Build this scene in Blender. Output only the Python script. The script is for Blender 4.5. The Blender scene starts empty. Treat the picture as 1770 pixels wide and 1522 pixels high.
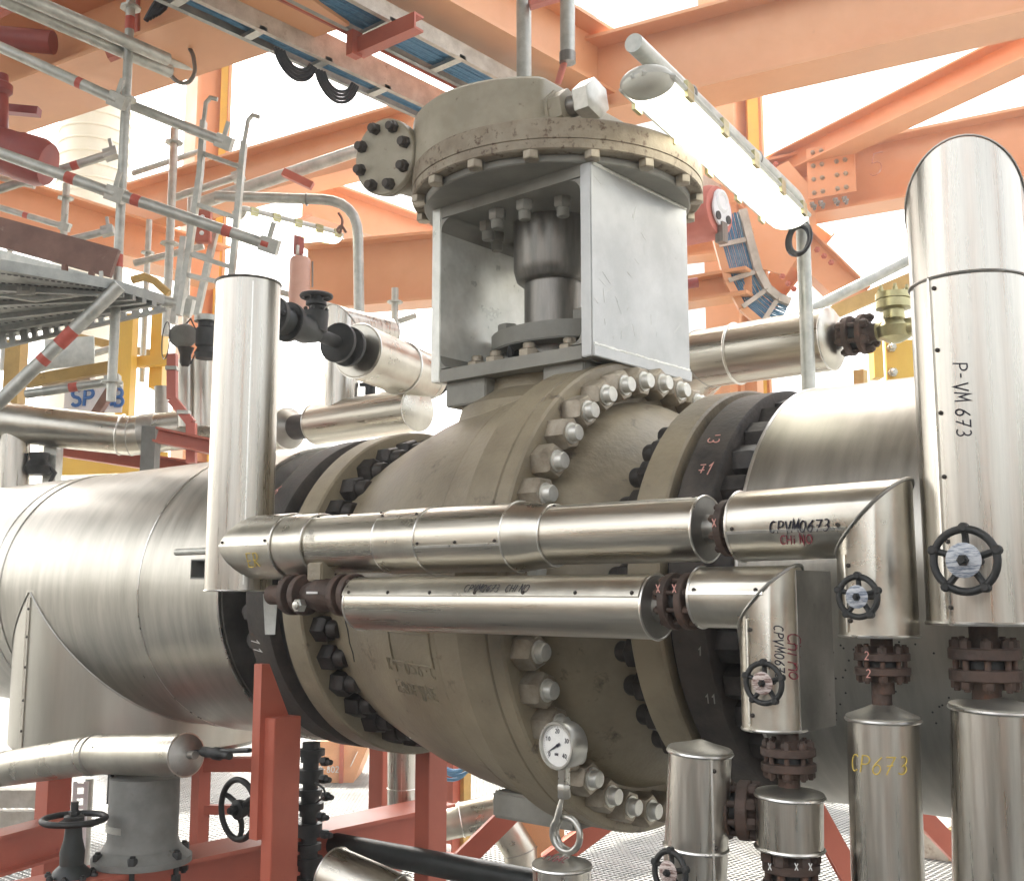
import bpy, bmesh, math, random
from math import *
from mathutils import Vector, Matrix
random.seed(7)
SC = bpy.context.scene
COL = SC.collection
# ------------------------------------------------------------------ camera
F_PX, CX, CY, ZC = 1900., 885., 761., 1.5          # focal length, centre in photo pixels; eye height
PITCH, YAW = radians(7.76), radians(49.5)
FH = Vector((-cos(YAW), sin(YAW), 0)); RT = Vector((sin(YAW), cos(YAW), 0))
FW = FH*cos(PITCH) + Vector((0, 0, sin(PITCH))); UP = RT.cross(FW)
EYE = Vector((0, 0, ZC))
cam = bpy.data.cameras.new('camera'); camo = bpy.data.objects.new('camera', cam); COL.objects.link(camo)
cam.sensor_width = 36; cam.lens = F_PX/1770*36; cam.clip_start = .05; cam.clip_end = 600
camo.matrix_world = Matrix((RT, UP, -FW)).transposed().to_4x4(); camo.location = EYE
SC.camera = camo
# ------------------------------------------------------------------ light
SUN_EL, SUN_AZ = radians(52), radians(68)          # azimuth measured left of +Y
world = bpy.data.worlds.new('World'); SC.world = world; world.use_nodes = True
wn = world.node_tree.nodes; wl = world.node_tree.links
sky = wn.new('ShaderNodeTexSky'); sky.sky_type = 'NISHITA'; sky.sun_disc = False
sky.sun_elevation = SUN_EL; sky.sun_rotation = -SUN_AZ; sky.dust_density = 6; sky.air_density = 1.2; sky.ozone_density = .6
wn['Background'].inputs[1].default_value = .15
hsv = wn.new('ShaderNodeHueSaturation'); hsv.inputs['Saturation'].default_value = .45      # hazy, washed-out sky
wl.new(sky.outputs[0], hsv.inputs['Color']); wl.new(hsv.outputs[0], wn['Background'].inputs[0])
sl = bpy.data.lights.new('sun', 'SUN'); sl.energy = 5.0; sl.angle = radians(.6); sl.color = (1, .95, .86)
so = bpy.data.objects.new('sun', sl); COL.objects.link(so)
sdir = Vector((-sin(SUN_AZ)*cos(SUN_EL), cos(SUN_AZ)*cos(SUN_EL), sin(SUN_EL)))
so.rotation_euler = sdir.to_track_quat('Z', 'Y').to_euler(); so.location = (0, 0, 20)
SC.view_settings.view_transform = 'Standard'; SC.view_settings.look = 'None'
SC.view_settings.exposure = 2.3; SC.view_settings.gamma = 1
SC.cycles.max_bounces = 8; SC.cycles.use_denoising = True
# ------------------------------------------------------------------ placing: a photo pixel meets a plane of the place
def ray(px, py): return FW + RT*((px-CX)/F_PX) - UP*((py-CY)/F_PX)
def AY(px, py, y): r = ray(px, py); return EYE + r*(y/r.y)                # plane Y = y
def AZ(px, py, z): r = ray(px, py); return EYE + r*((z-ZC)/r.z)           # level z
def AH(px, py, h): r = ray(px, py); return EYE + r*(h/r.dot(FH))          # level distance h ahead
def sz(px, p): return px*(Vector(p)-EYE).dot(FW)/F_PX                      # pixels to metres at p
def cylX(px, py, r, y0=2.9, za=1.5):
    d = ray(px, py); h = ZC-za; a = d.y**2+d.z**2; b = -2*d.y*y0+2*d.z*h; c = y0*y0+h*h-r*r
    return (EYE + d*((-b-sqrt(max(0, b*b-4*a*c)))/(2*a))).x
V = Vector
# ------------------------------------------------------------------ materials
MAT = {}
def mat(name, c1, c2=None, rough=(.4, .6), metal=0., scale=8., stretch=(1, 1, 1), bump=.0, bscale=40., spot=None, spot_amt=.6, spot_scale=14., emit=None, alpha=None, detail=6, cfac=(.35, .65)):
    m = bpy.data.materials.new(name); m.use_nodes = True; n = m.node_tree.nodes; l = m.node_tree.links
    b = n['Principled BSDF']; b.inputs['Metallic'].default_value = metal
    tc = n.new('ShaderNodeTexCoord'); mp = n.new('ShaderNodeMapping'); mp.inputs['Scale'].default_value = stretch
    l.new(tc.outputs['Object'], mp.inputs['Vector'])
    nz = n.new('ShaderNodeTexNoise'); nz.inputs['Scale'].default_value = scale; nz.inputs['Detail'].default_value = detail; nz.inputs['Roughness'].default_value = .62
    l.new(mp.outputs[0], nz.inputs['Vector'])
    rmp = n.new('ShaderNodeMapRange'); rmp.inputs[1].default_value = .3; rmp.inputs[2].default_value = .7
    rmp.inputs[3].default_value = rough[0]; rmp.inputs[4].default_value = rough[1]
    l.new(nz.outputs['Fac'], rmp.inputs[0]); l.new(rmp.outputs[0], b.inputs['Roughness'])
    cr = n.new('ShaderNodeValToRGB'); cr.color_ramp.elements[0].position = cfac[0]; cr.color_ramp.elements[1].position = cfac[1]
    cr.color_ramp.elements[0].color = (*c1, 1); cr.color_ramp.elements[1].color = (*(c2 or c1), 1)
    l.new(nz.outputs['Fac'], cr.inputs[0]); out = cr.outputs[0]
    if spot:
        n2 = n.new('ShaderNodeTexNoise'); n2.inputs['Scale'].default_value = spot_scale; n2.inputs['Detail'].default_value = 8; n2.inputs['Roughness'].default_value = .7
        l.new(tc.outputs['Object'], n2.inputs['Vector'])
        r2 = n.new('ShaderNodeMapRange'); r2.inputs[1].default_value = spot_amt; r2.inputs[2].default_value = spot_amt+.1
        l.new(n2.outputs['Fac'], r2.inputs[0])
        mx = n.new('ShaderNodeMix'); mx.data_type = 'RGBA'; l.new(r2.outputs[0], mx.inputs[0]); l.new(out, mx.inputs[6]); mx.inputs[7].default_value = (*spot, 1); out = mx.outputs[2]
        if metal > .3:
            r3 = n.new('ShaderNodeMapRange'); r3.inputs[3].default_value = metal; r3.inputs[4].default_value = metal*.4
            l.new(r2.outputs[0], r3.inputs[0]); l.new(r3.outputs[0], b.inputs['Metallic'])
    l.new(out, b.inputs['Base Color'])
    if bump:
        n3 = n.new('ShaderNodeTexNoise'); n3.inputs['Scale'].default_value = bscale; n3.inputs['Detail'].default_value = 4
        l.new(mp.outputs[0], n3.inputs['Vector'])
        bp = n.new('ShaderNodeBump'); bp.inputs['Strength'].default_value = bump; bp.inputs['Distance'].default_value = .01
        l.new(n3.outputs['Fac'], bp.inputs['Height']); l.new(bp.outputs[0], b.inputs['Normal'])
    if emit: b.inputs['Emission Color'].default_value = (*emit[:3], 1); b.inputs['Emission Strength'].default_value = emit[3]
    MAT[name] = m; return m
mat('clad', (.47, .44, .375), (.64, .61, .53), rough=(.24, .40), metal=1, scale=7, bump=.09, bscale=9, spot=(.5, .47, .40), spot_amt=.72, spot_scale=9)
mat('clad_z', (.44, .415, .365), (.64, .61, .545), rough=(.20, .42), metal=1, scale=14, stretch=(3, 3, .12), bump=.05, bscale=4, spot=(.5, .47, .40), spot_amt=.73, spot_scale=9)
mat('clad_x', (.45, .42, .355), (.64, .605, .525), rough=(.22, .42), metal=1, scale=12, stretch=(.12, 3, 3), bump=.05, bscale=4, spot=(.48, .45, .38), spot_amt=.72, spot_scale=9)
mat('clad_big', (.33, .315, .275), (.48, .46, .41), rough=(.31, .42), metal=1, scale=7, stretch=(2.2, .35, .35), bump=.05, bscale=5, spot=(.22, .21, .19), spot_amt=.69, spot_scale=22)
mat('clad_branch', (.40, .385, .335), (.56, .54, .48), rough=(.30, .46), metal=1, scale=3, stretch=(1.2, 1.2, .15), bump=.04, bscale=3, spot=(.3, .28, .24), spot_amt=.72, spot_scale=9)
mat('clad_dull', (.30, .29, .26), (.52, .50, .46), rough=(.38, .55), metal=.95, scale=6, bump=.05, bscale=8, spot=(.15, .14, .12), spot_amt=.64)
mat('bead', (.7, .68, .62), (.85, .83, .78), rough=(.25, .35), metal=1, scale=20)
mat('cast', (.14, .115, .078), (.325, .275, .185), rough=(.36, .56), scale=2.6, bump=.20, bscale=75, spot=(.075, .055, .038), spot_amt=.595, spot_scale=8, detail=9, cfac=(.3, .62))
mat('cast_grey', (.19, .185, .155), (.30, .29, .25), rough=(.42, .62), scale=5, bump=.10, bscale=60, spot=(.19, .15, .11), spot_amt=.66, spot_scale=18)
mat('silver_lit', (.50, .50, .44), (.82, .82, .76), rough=(.24, .42), metal=.3, scale=6, bump=.04, bscale=30, spot=(.30, .28, .23), spot_amt=.66, spot_scale=20)  # paler: sky reflected on the bracket's inner wall is put into the colour
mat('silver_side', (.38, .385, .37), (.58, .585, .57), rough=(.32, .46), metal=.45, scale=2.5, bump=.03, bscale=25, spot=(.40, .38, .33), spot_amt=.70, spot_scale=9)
mat('gearbox', (.30, .265, .185), (.42, .38, .29), rough=(.45, .65), scale=6, bump=.08, bscale=50, spot=(.13, .09, .055), spot_amt=.625, spot_scale=30)
mat('rusty_rim', (.22, .175, .12), (.36, .31, .23), rough=(.55, .75), scale=8, bump=.2, bscale=70, spot=(.10, .06, .035), spot_amt=.54, spot_scale=34)
mat('darksteel', (.035, .030, .026), (.085, .072, .060), rough=(.5, .7), metal=.3, scale=12, bump=.2, bscale=70, spot=(.11, .055, .03), spot_amt=.62)
mat('darkrust', (.05, .036, .028), (.12, .075, .055), rough=(.55, .75), metal=.2, scale=14, bump=.25, bscale=80, spot=(.20, .085, .045), spot_amt=.60)
mat('blackiron', (.016, .017, .016), (.045, .045, .042), rough=(.4, .6), metal=.2, scale=16, bump=.15, bscale=60)
mat('greenblack', (.014, .018, .016), (.035, .04, .036), rough=(.4, .55), scale=10, bump=.1)
mat('nut', (.24, .20, .145), (.42, .37, .29), rough=(.35, .55), metal=.5, scale=18, spot=(.16, .10, .06), spot_amt=.62, spot_scale=40)
mat('nut_end', (.55, .54, .48), (.72, .71, .65), rough=(.3, .45), metal=.5, scale=25)
mat('steel', (.42, .41, .37), (.56, .55, .5), rough=(.25, .4), metal=.9, scale=12, spot=(.2, .18, .15), spot_amt=.68)
mat('shaft', (.17, .165, .15), (.30, .28, .25), rough=(.3, .45), metal=.7, scale=10, stretch=(3, 3, .4))
mat('galv', (.40, .41, .37), (.60, .60, .55), rough=(.38, .55), metal=.65, scale=14, spot=(.28, .22, .16), spot_amt=.66, spot_scale=30)
mat('orange', (.70, .335, .155), (.77, .405, .21), rough=(.35, .55), scale=2.2, spot=(.42, .17, .09), spot_amt=.665, spot_scale=13, bump=.04)
mat('palepink', (.52, .30, .23), (.62, .38, .30), rough=(.4, .6), scale=6)
mat('red', (.43, .105, .062), (.52, .14, .085), rough=(.4, .55), scale=4, bump=.03, spot=(.24, .05, .035), spot_amt=.66, spot_scale=18)
mat('pinkred', (.55, .15, .11), (.62, .2, .15), rough=(.4, .6), scale=6)
mat('oxblood', (.26, .05, .045), (.36, .08, .06), rough=(.35, .5), scale=5)
mat('yellow', (.74, .44, .05), (.80, .52, .08), rough=(.4, .55), scale=4, spot=(.5, .28, .05), spot_amt=.68)
mat('ochre', (.45, .29, .08), (.60, .40, .13), rough=(.5, .7), scale=6, spot=(.2, .12, .05), spot_amt=.62)
mat('white', (.74, .75, .75), (.82, .82, .82), rough=(.4, .55), scale=5)
mat('tank', (.60, .66, .70), (.70, .74, .77), rough=(.45, .6), scale=2)
mat('stack', (.72, .66, .5), (.80, .74, .6), rough=(.45, .6), metal=.2, scale=2)
mat('brownboard', (.16, .075, .05), (.27, .15, .11), rough=(.5, .7), scale=6, stretch=(1, 1, 1), spot=(.36, .28, .22), spot_amt=.62)
mat('cable', (.012, .014, .018), (.03, .032, .038), rough=(.4, .55), scale=20)
mat('bluecable', (.05, .17, .30), (.10, .27, .42), rough=(.4, .55), scale=30)
mat('tray', (.26, .27, .25), (.42, .43, .40), rough=(.4, .55), metal=.5, scale=10)
mat('tray_rail', (.42, .37, .30), (.62, .57, .49), rough=(.45, .6), metal=.2, scale=10, spot=(.3, .22, .15), spot_amt=.6)
mat('brass', (.34, .31, .16), (.5, .46, .26), rough=(.25, .4), metal=.85, scale=12)
mat('lampbody', (.50, .50, .45), (.60, .60, .54), rough=(.4, .5), scale=6)
mat('lampclear', (.62, .61, .52), (.72, .71, .62), rough=(.12, .2), scale=5)
mat('boltdark', (.022, .020, .018), (.06, .052, .045), rough=(.4, .6), metal=.4, scale=14, bump=.2, bscale=70, spot=(.10, .05, .03), spot_amt=.66)
mat('wallgrey', (.12, .125, .12), (.19, .19, .18), rough=(.5, .7), scale=2)
mat('lampglow', (.9, .9, .85), rough=(.3, .4), emit=(1, .97, .84, 1.1))
mat('ink', (.02, .018, .03), rough=(.5, .6)); mat('redink', (.24, .05, .06), rough=(.5, .6)); mat('yellowink', (.62, .46, .10), rough=(.5, .6)); mat('pinkchalk', (.70, .36, .30), rough=(.8, .9)); mat('whitechalk', (.75, .74, .7), rough=(.8, .9)); mat('signblue', (.04, .15, .42), rough=(.4, .5))
mat('dial', (.80, .79, .74), rough=(.25, .3)); mat('tagplate', (.20, .12, .10), (.62, .54, .50), rough=(.35, .5), metal=.3, scale=50, stretch=(1, 1, 6), cfac=(.42, .55)); mat('tagblue', (.16, .19, .24), (.50, .52, .54), rough=(.35, .5), metal=.3, scale=50, stretch=(1, 1, 6), cfac=(.42, .55))
mat('hose', (.10, .28, .48), rough=(.35, .45)); mat('tape', (.48, .08, .05), (.58, .13, .09), rough=(.5, .6), scale=30)
mat('grating', (.32, .325, .31), (.44, .445, .43), rough=(.4, .55), metal=.35, scale=5)
mat('concrete', (.12, .115, .105), (.18, .175, .165), rough=(.8, .9), scale=.6); mat('greycast', (.15, .15, .135), (.25, .25, .225), rough=(.5, .7), scale=7, bump=.12, spot=(.11, .09, .07), spot_amt=.62)
mat('lidalu', (.30, .29, .25), (.46, .44, .38), rough=(.4, .55), metal=.9, scale=14)
# ------------------------------------------------------------------ mesh builder
def fr(axis, up=None):
    w = V(axis).normalized(); a = V(up) if up else (V((0, 0, 1)) if abs(w.z) < .9 else V((0, 1, 0)))
    u = a.cross(w)
    if u.length < 1e-6: u = V((1, 0, 0)).cross(w)
    u.normalize(); return u, w.cross(u), w
class MB:
    def __init__(s): s.v = []; s.f = []
    def add(s, vs, fs): o = len(s.v); s.v += [V(p) for p in vs]; s.f += [[i+o for i in f] for f in fs]; return s
    def box(s, c, size, u=(1, 0, 0), v=(0, 1, 0)):
        c = V(c); u = V(u).normalized(); v = V(v); v = (v-u*v.dot(u)).normalized(); w = u.cross(v); a, b, d = [x/2 for x in size]
        p = [c+u*a*i+v*b*j+w*d*k for i in (-1, 1) for j in (-1, 1) for k in (-1, 1)]
        return s.add(p, [(0, 1, 3, 2), (4, 6, 7, 5), (0, 4, 5, 1), (2, 3, 7, 6), (0, 2, 6, 4), (1, 5, 7, 3)])
    def bar(s, p, q, w, h, up=None):                 # box from p to q, w across, h along up
        p = V(p); q = V(q); u, v, d = fr(q-p, up); return s.box((p+q)/2, ((q-p).length, w, h), d, u)
    def tube(s, path, r, seg=20, caps=True):         # mitred at every bend
        P = [V(p) for p in path]; n = len(P); d0 = (P[1]-P[0]).normalized(); u, v, _ = fr(d0)
        rs = r if isinstance(r, (list, tuple)) else [r]*n
        off = [(u*cos(2*pi*i/seg)+v*sin(2*pi*i/seg)) for i in range(seg)]; vs = []; fs = []
        for k in range(n):
            if k == 0 or k == n-1:
                ring = [P[k]+o*rs[k] for o in off]
            else:
                d1 = (P[k]-P[k-1]).normalized(); d2 = (P[k+1]-P[k]).normalized(); nn = d1+d2
                nn = nn.normalized() if nn.length > 1e-4 else d1; ring = []; no = []
                for o in off:
                    q = o + d1*(-(o.dot(nn))/max(.15, d1.dot(nn))); ring.append(P[k]+q*rs[k]); t = q-d2*q.dot(d2); no.append(t.normalized())
                off = no
            vs += ring
        for k in range(n-1):
            for i in range(seg): j = (i+1) % seg; fs.append((k*seg+i, k*seg+j, (k+1)*seg+j, (k+1)*seg+i))
        if caps: fs.append(tuple(range(seg))[::-1]); fs.append(tuple(range((n-1)*seg, n*seg)))
        return s.add(vs, fs)
    def lathe(s, o, axis, prof, seg=32, up=None, a0=0.):   # prof: (along, radius)
        o = V(o); u, v, w = fr(axis, up); vs = []; fs = []; n = len(prof)
        for a, r in prof: vs += [o+w*a+(u*cos(a0+2*pi*i/seg)+v*sin(a0+2*pi*i/seg))*max(r, 1e-5) for i in range(seg)]
        for k in range(n-1):
            for i in range(seg): j = (i+1) % seg; fs.append((k*seg+i, k*seg+j, (k+1)*seg+j, (k+1)*seg+i))
        if prof[0][1] > 1e-4: fs.append(tuple(range(seg))[::-1])
        if prof[-1][1] > 1e-4: fs.append(tuple(range((n-1)*seg, n*seg)))
        return s.add(vs, fs)
    def cyl(s, c0, c1, r, seg=24, ch=0.):
        c0 = V(c0); L = (V(c1)-c0).length
        return s.lathe(c0, V(c1)-c0, [(0, r-ch), (ch, r), (L-ch, r), (L, r-ch)] if ch else [(0, r), (L, r)], seg)
    def torus(s, c, axis, R, r, seg=36, sub=8, up=None):
        u, v, w = fr(axis, up); c = V(c); vs = []; fs = []
        for i in range(seg):
            a = 2*pi*i/seg; d = u*cos(a)+v*sin(a)
            vs += [c+d*(R+r*cos(2*pi*j/sub))+w*r*sin(2*pi*j/sub) for j in range(sub)]
        for i in range(seg):
            for j in range(sub): a = i*sub; b = ((i+1) % seg)*sub; k = (j+1) % sub; fs.append((a+j, b+j, b+k, a+k))
        return s.add(vs, fs)
    def prism(s, poly, o, u, v, t):                  # outline in the u,v plane, extruded t along u x v
        o = V(o); u = V(u).normalized(); v = V(v).normalized(); w = u.cross(v); n = len(poly)
        vs = [o+u*a+v*b for a, b in poly]+[o+u*a+v*b+w*t for a, b in poly]
        return s.add(vs, [tuple(range(n))[::-1], tuple(range(n, 2*n))]+[(i, (i+1) % n, n+(i+1) % n, n+i) for i in range(n)])
    def ibeam(s, p, q, h, w, tf, tw, up=(0, 0, 1)):
        p = V(p); q = V(q); d = (q-p).normalized(); u, v, _ = fr(d, up); a = w/2; b = h/2; c = tw/2; e = b-tf
        poly = [(-a, -b), (a, -b), (a, -e), (c, -e), (c, e), (a, e), (a, b), (-a, b), (-a, e), (-c, e), (-c, -e), (-a, -e)]
        n = 12; vs = [p+u*x+v*y for x, y in poly]+[q+u*x+v*y for x, y in poly]
        fs = [(i, (i+1) % n, n+(i+1) % n, n+i) for i in range(n)]
        for o in (0, n): fs += [tuple(o+i for i in t) for t in ((0, 1, 2, 11), (3, 4, 9, 10), (5, 6, 7, 8), (2, 3, 10, 11), (4, 5, 8, 9))]
        return s.add(vs, fs)
    def channel(s, p, q, h, w, t, up=(0, 0, 1), flip=1):
        p = V(p); q = V(q); u, v, d = fr(q-p, up); u = u*flip; poly = [(0, -h/2), (w, -h/2), (w, -h/2+t), (t, -h/2+t), (t, h/2-t), (w, h/2-t), (w, h/2), (0, h/2)]
        n = 8; vs = [p+u*x+v*y for x, y in poly]+[q+u*x+v*y for x, y in poly]; fs = [(i, (i+1) % n, n+(i+1) % n, n+i) for i in range(n)]
        for o in (0, n): fs += [tuple(o+i for i in k) for k in ((0, 1, 2, 3), (0, 3, 4, 7), (4, 5, 6, 7))]
        return s.add(vs, fs)
    def nut(s, c, axis, r, h, stud=.55, out=.35, up=None, a0=0.):
        s.lathe(c, axis, [(0, r), (h*.86, r), (h, r*.86)], 6, up, a0)
        if stud: s.lathe(V(c)+V(axis).normalized()*h*.98, axis, [(0, r*stud), (h*out*.8, r*stud), (h*out, r*stud*.85)], 14)
        return s
    def wire(s, pts, r, seg=6): return s.tube(pts, r, seg)
    def build(s, name, m, parent=None, smooth=38, bevel=0.):
        root = parent
        while root is not None and root.parent is not None: root = root.parent
        off = root.location if root is not None else V((0, 0, 0))
        me = bpy.data.meshes.new(name)
        if root is None:
            xs = [p.x for p in s.v]; ys = [p.y for p in s.v]; zs = [p.z for p in s.v]
            off = V(((min(xs)+max(xs))/2, (min(ys)+max(ys))/2, min(zs)))
        me.from_pydata([tuple(p-off) for p in s.v], [], s.f); me.validate()
        bm = bmesh.new(); bm.from_mesh(me); bmesh.ops.recalc_face_normals(bm, faces=bm.faces)
        if bevel:
            es = [e for e in bm.edges if len(e.link_faces) == 2 and e.calc_face_angle(0) > .7]
            bmesh.ops.bevel(bm, geom=es, offset=bevel, segments=2, affect='EDGES', clamp_overlap=True)
        bm.to_mesh(me); bm.free()
        me.polygons.foreach_set('use_smooth', [True]*len(me.polygons)); me.set_sharp_from_angle(angle=radians(smooth))
        me.materials.append(MAT[m]); o = bpy.data.objects.new(name, me); COL.objects.link(o)
        if parent is not None: o.parent = parent
        else: o.location = off
        return o
def tag(o, label, cat, group=None, kind=None):
    o['label'] = label; o['category'] = cat
    if group: o['group'] = group
    if kind: o['kind'] = kind
    return o
def thing(name, label, cat, loc, group=None):
    o = bpy.data.objects.new(name, None); COL.objects.link(o); o.location = V(loc); o.empty_display_size = .1
    return tag(o, label, cat, group)
def solo(mb, name, m, label, cat, group=None, smooth=38, bevel=0.): return tag(mb.build(name, m, None, smooth, bevel), label, cat, group)
def struct(mb, name, m): o = mb.build(name, m); o['kind'] = 'structure'; return o
def root_of(o):
    while o.parent is not None: o = o.parent
    return o
def scatter(proto, pts, rots=None):                  # copies of one part (first stays where pts[0] says)
    base = root_of(proto).location; kids = list(proto.children)
    for i, p in enumerate(pts):
        o = proto if i == 0 else proto.copy()
        if i: COL.objects.link(o); o.parent = proto.parent
        o.location = V(p)-base
        if rots: o.rotation_euler = rots[i]
        if i:
            for k in kids: c = k.copy(); COL.objects.link(c); c.parent = o
def dup(root, loc, label=None, rot=None):
    def cp(o, par):
        c = o.copy(); COL.objects.link(c); c.parent = par
        for k in list(o.children): cp(k, c)
        return c
    c = cp(root, None); c.location = V(loc)
    if label: c['label'] = label
    if rot: c.rotation_euler = rot
    return c
def local_part(name, fn, m, parent, smooth=38):       # part modelled about its own origin, then moved by scatter()
    mb = MB(); fn(mb); base = root_of(parent).location; mb.v = [p+base for p in mb.v]
    return mb.build(name, m, parent, smooth)
def ringpts(c, axis, R, n, ph=0., up=None):
    u, v, w = fr(axis, up); return [V(c)+(u*cos(ph+2*pi*i/n)+v*sin(ph+2*pi*i/n))*R for i in range(n)]
def arc(p, q, s, r, n=6):                            # p-q-s with the corner at q rounded by r
    p, q, s = V(p), V(q), V(s); a = (p-q).normalized(); b = (s-q).normalized(); r = min(r, (p-q).length*.49, (s-q).length*.49); A = q+a*r; B = q+b*r
    return [A*(1-t)**2+q*2*t*(1-t)+B*t*t for t in [i/n for i in range(n+1)]]
def fillet(pts, r, n=6):
    out = [V(pts[0])]
    for i in range(1, len(pts)-1): out += arc(pts[i-1], pts[i], pts[i+1], r, n)
    return out+[V(pts[-1])]
# ------------------------------------------------------------------ hand lettering
def circ(cx, cy, rx, ry, a, b, n=8): return [(cx+rx*cos(radians(a+(b-a)*i/n)), cy+ry*sin(radians(a+(b-a)*i/n))) for i in range(n+1)]
G = {'C': [circ(.32, .5, .3, .5, 50, 310)], 'P': [[(.05, 0), (.08, 1)], [(.05, .98)]+circ(.28, .74, .27, .25, 90, -90)+[(.06, .48)]], 'V': [[(0, 1), (.28, 0), (.56, 1)]],
     'M': [[(0, 0), (.08, 1), (.3, .35), (.54, 1), (.62, 0)]], '0': [circ(.28, .5, .26, .5, 90, 450, 12)], 'O': [circ(.32, .5, .32, .48, 90, 450, 12)], '6': [[(.45, 1), (.15, .6)]+circ(.26, .28, .22, .28, 150, 510, 10)],
     '7': [[(0, 1), (.5, 1), (.15, 0)], [(.1, .5), (.45, .55)]], '3': [circ(.22, .75, .22, .25, 130, -80)+circ(.22, .26, .26, .26, 80, -140)], 'H': [[(.03, 0), (.05, 1)], [(.5, 0), (.52, 1)], [(.03, .5), (.52, .5)]],
     'I': [[(.1, 0), (.12, 1)]], 'i': [[(.1, 0), (.12, .6)], [(.13, .85), (.14, .92)]], 'N': [[(.03, 0), (.05, 1), (.45, 0), (.5, 1)]], 'h': [[(.03, 0), (.08, 1)], [(.05, .4)]+circ(.24, .4, .17, .2, 150, 0)+[(.42, 0)]],
     'n': [[(.03, 0), (.05, .6)], [(.05, .42)]+circ(.24, .4, .17, .2, 150, 0)+[(.42, 0)]], 'o': [circ(.22, .3, .2, .3, 90, 450, 10)], '-': [[(.05, .5), (.35, .5)]], '1': [[(0, .75), (.2, 1), (.2, 0)]], 'X': [[(0, 0), (.5, 1)], [(0, 1), (.5, 0)]],
     'R': [[(.03, 0), (.05, 1)], [(.04, .98)]+circ(.26, .74, .24, .25, 90, -90)+[(.06, .5), (.5, 0)]], 'F': [[(.5, 1), (.03, 1), (.03, 0)], [(.03, .5), (.4, .5)]], 'E': [[(.5, 1), (.03, 1), (.03, 0), (.5, 0)], [(.03, .5), (.4, .5)]],
     'S': [circ(.25, .75, .23, .25, 30, 270)+circ(.25, .25, .25, .25, 90, -150)], 'A': [[(0, 0), (.28, 1), (.56, 0)], [(.1, .35), (.46, .35)]], 'B': [[(.03, 0), (.03, 1)]+circ(.25, .76, .22, .24, 90, -90)+[(.03, .52)]+circ(.27, .26, .26, .26, 90, -90)+[(.03, 0)]],
     '8': [circ(.25, .76, .2, .24, 90, 450, 10)+circ(.25, .27, .25, .27, 90, -270, 10)], '+': [[(.05, .5), (.5, .5)], [(.27, .2), (.27, .8)]],
     '5': [[(.45, 1), (.06, 1), (.04, .58)]+circ(.22, .3, .26, .3, 110, -140)], '2': [circ(.24, .74, .23, .26, 160, -30)+[(0, 0), (.5, 0)]], '4': [[(.38, 0), (.38, 1), (0, .35), (.52, .35)]], '9': [circ(.25, .72, .22, .28, 0, 360, 10)+[(.42, 0)]], 'K': [[(.03, 0), (.03, 1)], [(.5, 1), (.05, .45), (.5, 0)]],
     'D': [[(.03, 0), (.03, 1)]+circ(.1, .5, .42, .5, 90, -90)+[(.03, 0)]], 'W': [[(0, 1), (.15, 0), (.3, .7), (.45, 0), (.6, 1)]], 'L': [[(.03, 1), (.03, 0), (.45, 0)]], 'T': [[(0, 1), (.55, 1)], [(.28, 1), (.28, 0)]]}
def write(text, fn, size, th, name, m, parent, slant=.18, jit=.03, space=.74):
    mb = MB(); x = 0
    for ch in text:
        if ch != ' ':
            for st in G.get(ch, []):
                jx = random.uniform(-jit, jit); jy = random.uniform(-jit, jit)
                pts = [fn((x+a+b*slant+jx)*size, (b+jy)*size) for a, b in st]
                if len(pts) > 1: mb.tube(pts, th, 5)
        x += space if ch != ' ' else .45
    return mb.build(name, m, parent)
def plane_fn(o, u, v): o = V(o); u = V(u).normalized(); v = V(v).normalized(); return lambda a, b: o+u*a+v*b
def cylx_fn(p, cy, cz, r):      # text along +X on a pipe lying along X, starting at p
    p = V(p); a0 = atan2(p.z-cz, cy-p.y)
    return lambda a, b: V((p.x+a, cy-(r+.0022)*cos(a0+b/r), cz+(r+.0022)*sin(a0+b/r)))
def cylz_fn(p, cx, cy, r, down=False):   # on a vertical pipe; down: the line reads from top to bottom
    p = V(p); a0 = atan2(p.y-cy, p.x-cx); R = r+.0012
    if down: return lambda a, b: V((cx+R*cos(a0+b/r), cy+R*sin(a0+b/r), p.z-a))
    return lambda a, b: V((cx+R*cos(a0+a/r), cy+R*sin(a0+a/r), p.z+b))
# ------------------------------------------------------------------ recurring fittings
def bolt_ring(parent, name, c, axis, R, n, r, h, m='darksteel', ph=0., both=None, stud=.55, out=.35):
    ax = V(axis).normalized()
    def mk(mb):
        mb.nut((0, 0, 0), ax, r, h, stud, out)
        if both: mb.cyl(V((0, 0, 0)), -ax*both, r*stud, 10); mb.nut(-ax*both, -ax, r, h, stud, out)
    o = local_part(name, mk, m, parent); scatter(o, ringpts(c, axis, R, n, ph), [Matrix.Rotation(random.uniform(0, pi), 3, ax).to_euler() for _ in range(n)]); return o
def flange_pair(name, label, c, axis, R, t, gap, n=8, m='darkrust', br=None, group=None, neck=.45, necklen=1.2, chalk=None):
    ax = V(axis).normalized(); c = V(c); br = br or R*.15
    T = thing(name, label, 'flange', c-V((0, 0, R)), group)
    for sgn in (-1, 1):
        a = ax*sgn; MB().lathe(c+a*gap/2, a, [(0, R*.62), (t*.12, R*.62), (t*.13, R*.97), (t*.2, R), (t*.9, R), (t, R*.96), (t*1.02, R*.62), (t*(1+necklen*.6), R*neck), (t*(1+necklen*1.6), R*neck)], 28).build('flange_disc', m, T)
    MB().cyl(c-ax*gap*.6, c+ax*gap*.6, R*.66, 24).build('gasket', 'blackiron', T)
    bolt_ring(T, 'stud_bolt', c+ax*(gap/2+t), ax, R*.78, n, br, br*1.3, m, pi/n, both=gap+2*t)
    return T
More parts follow.
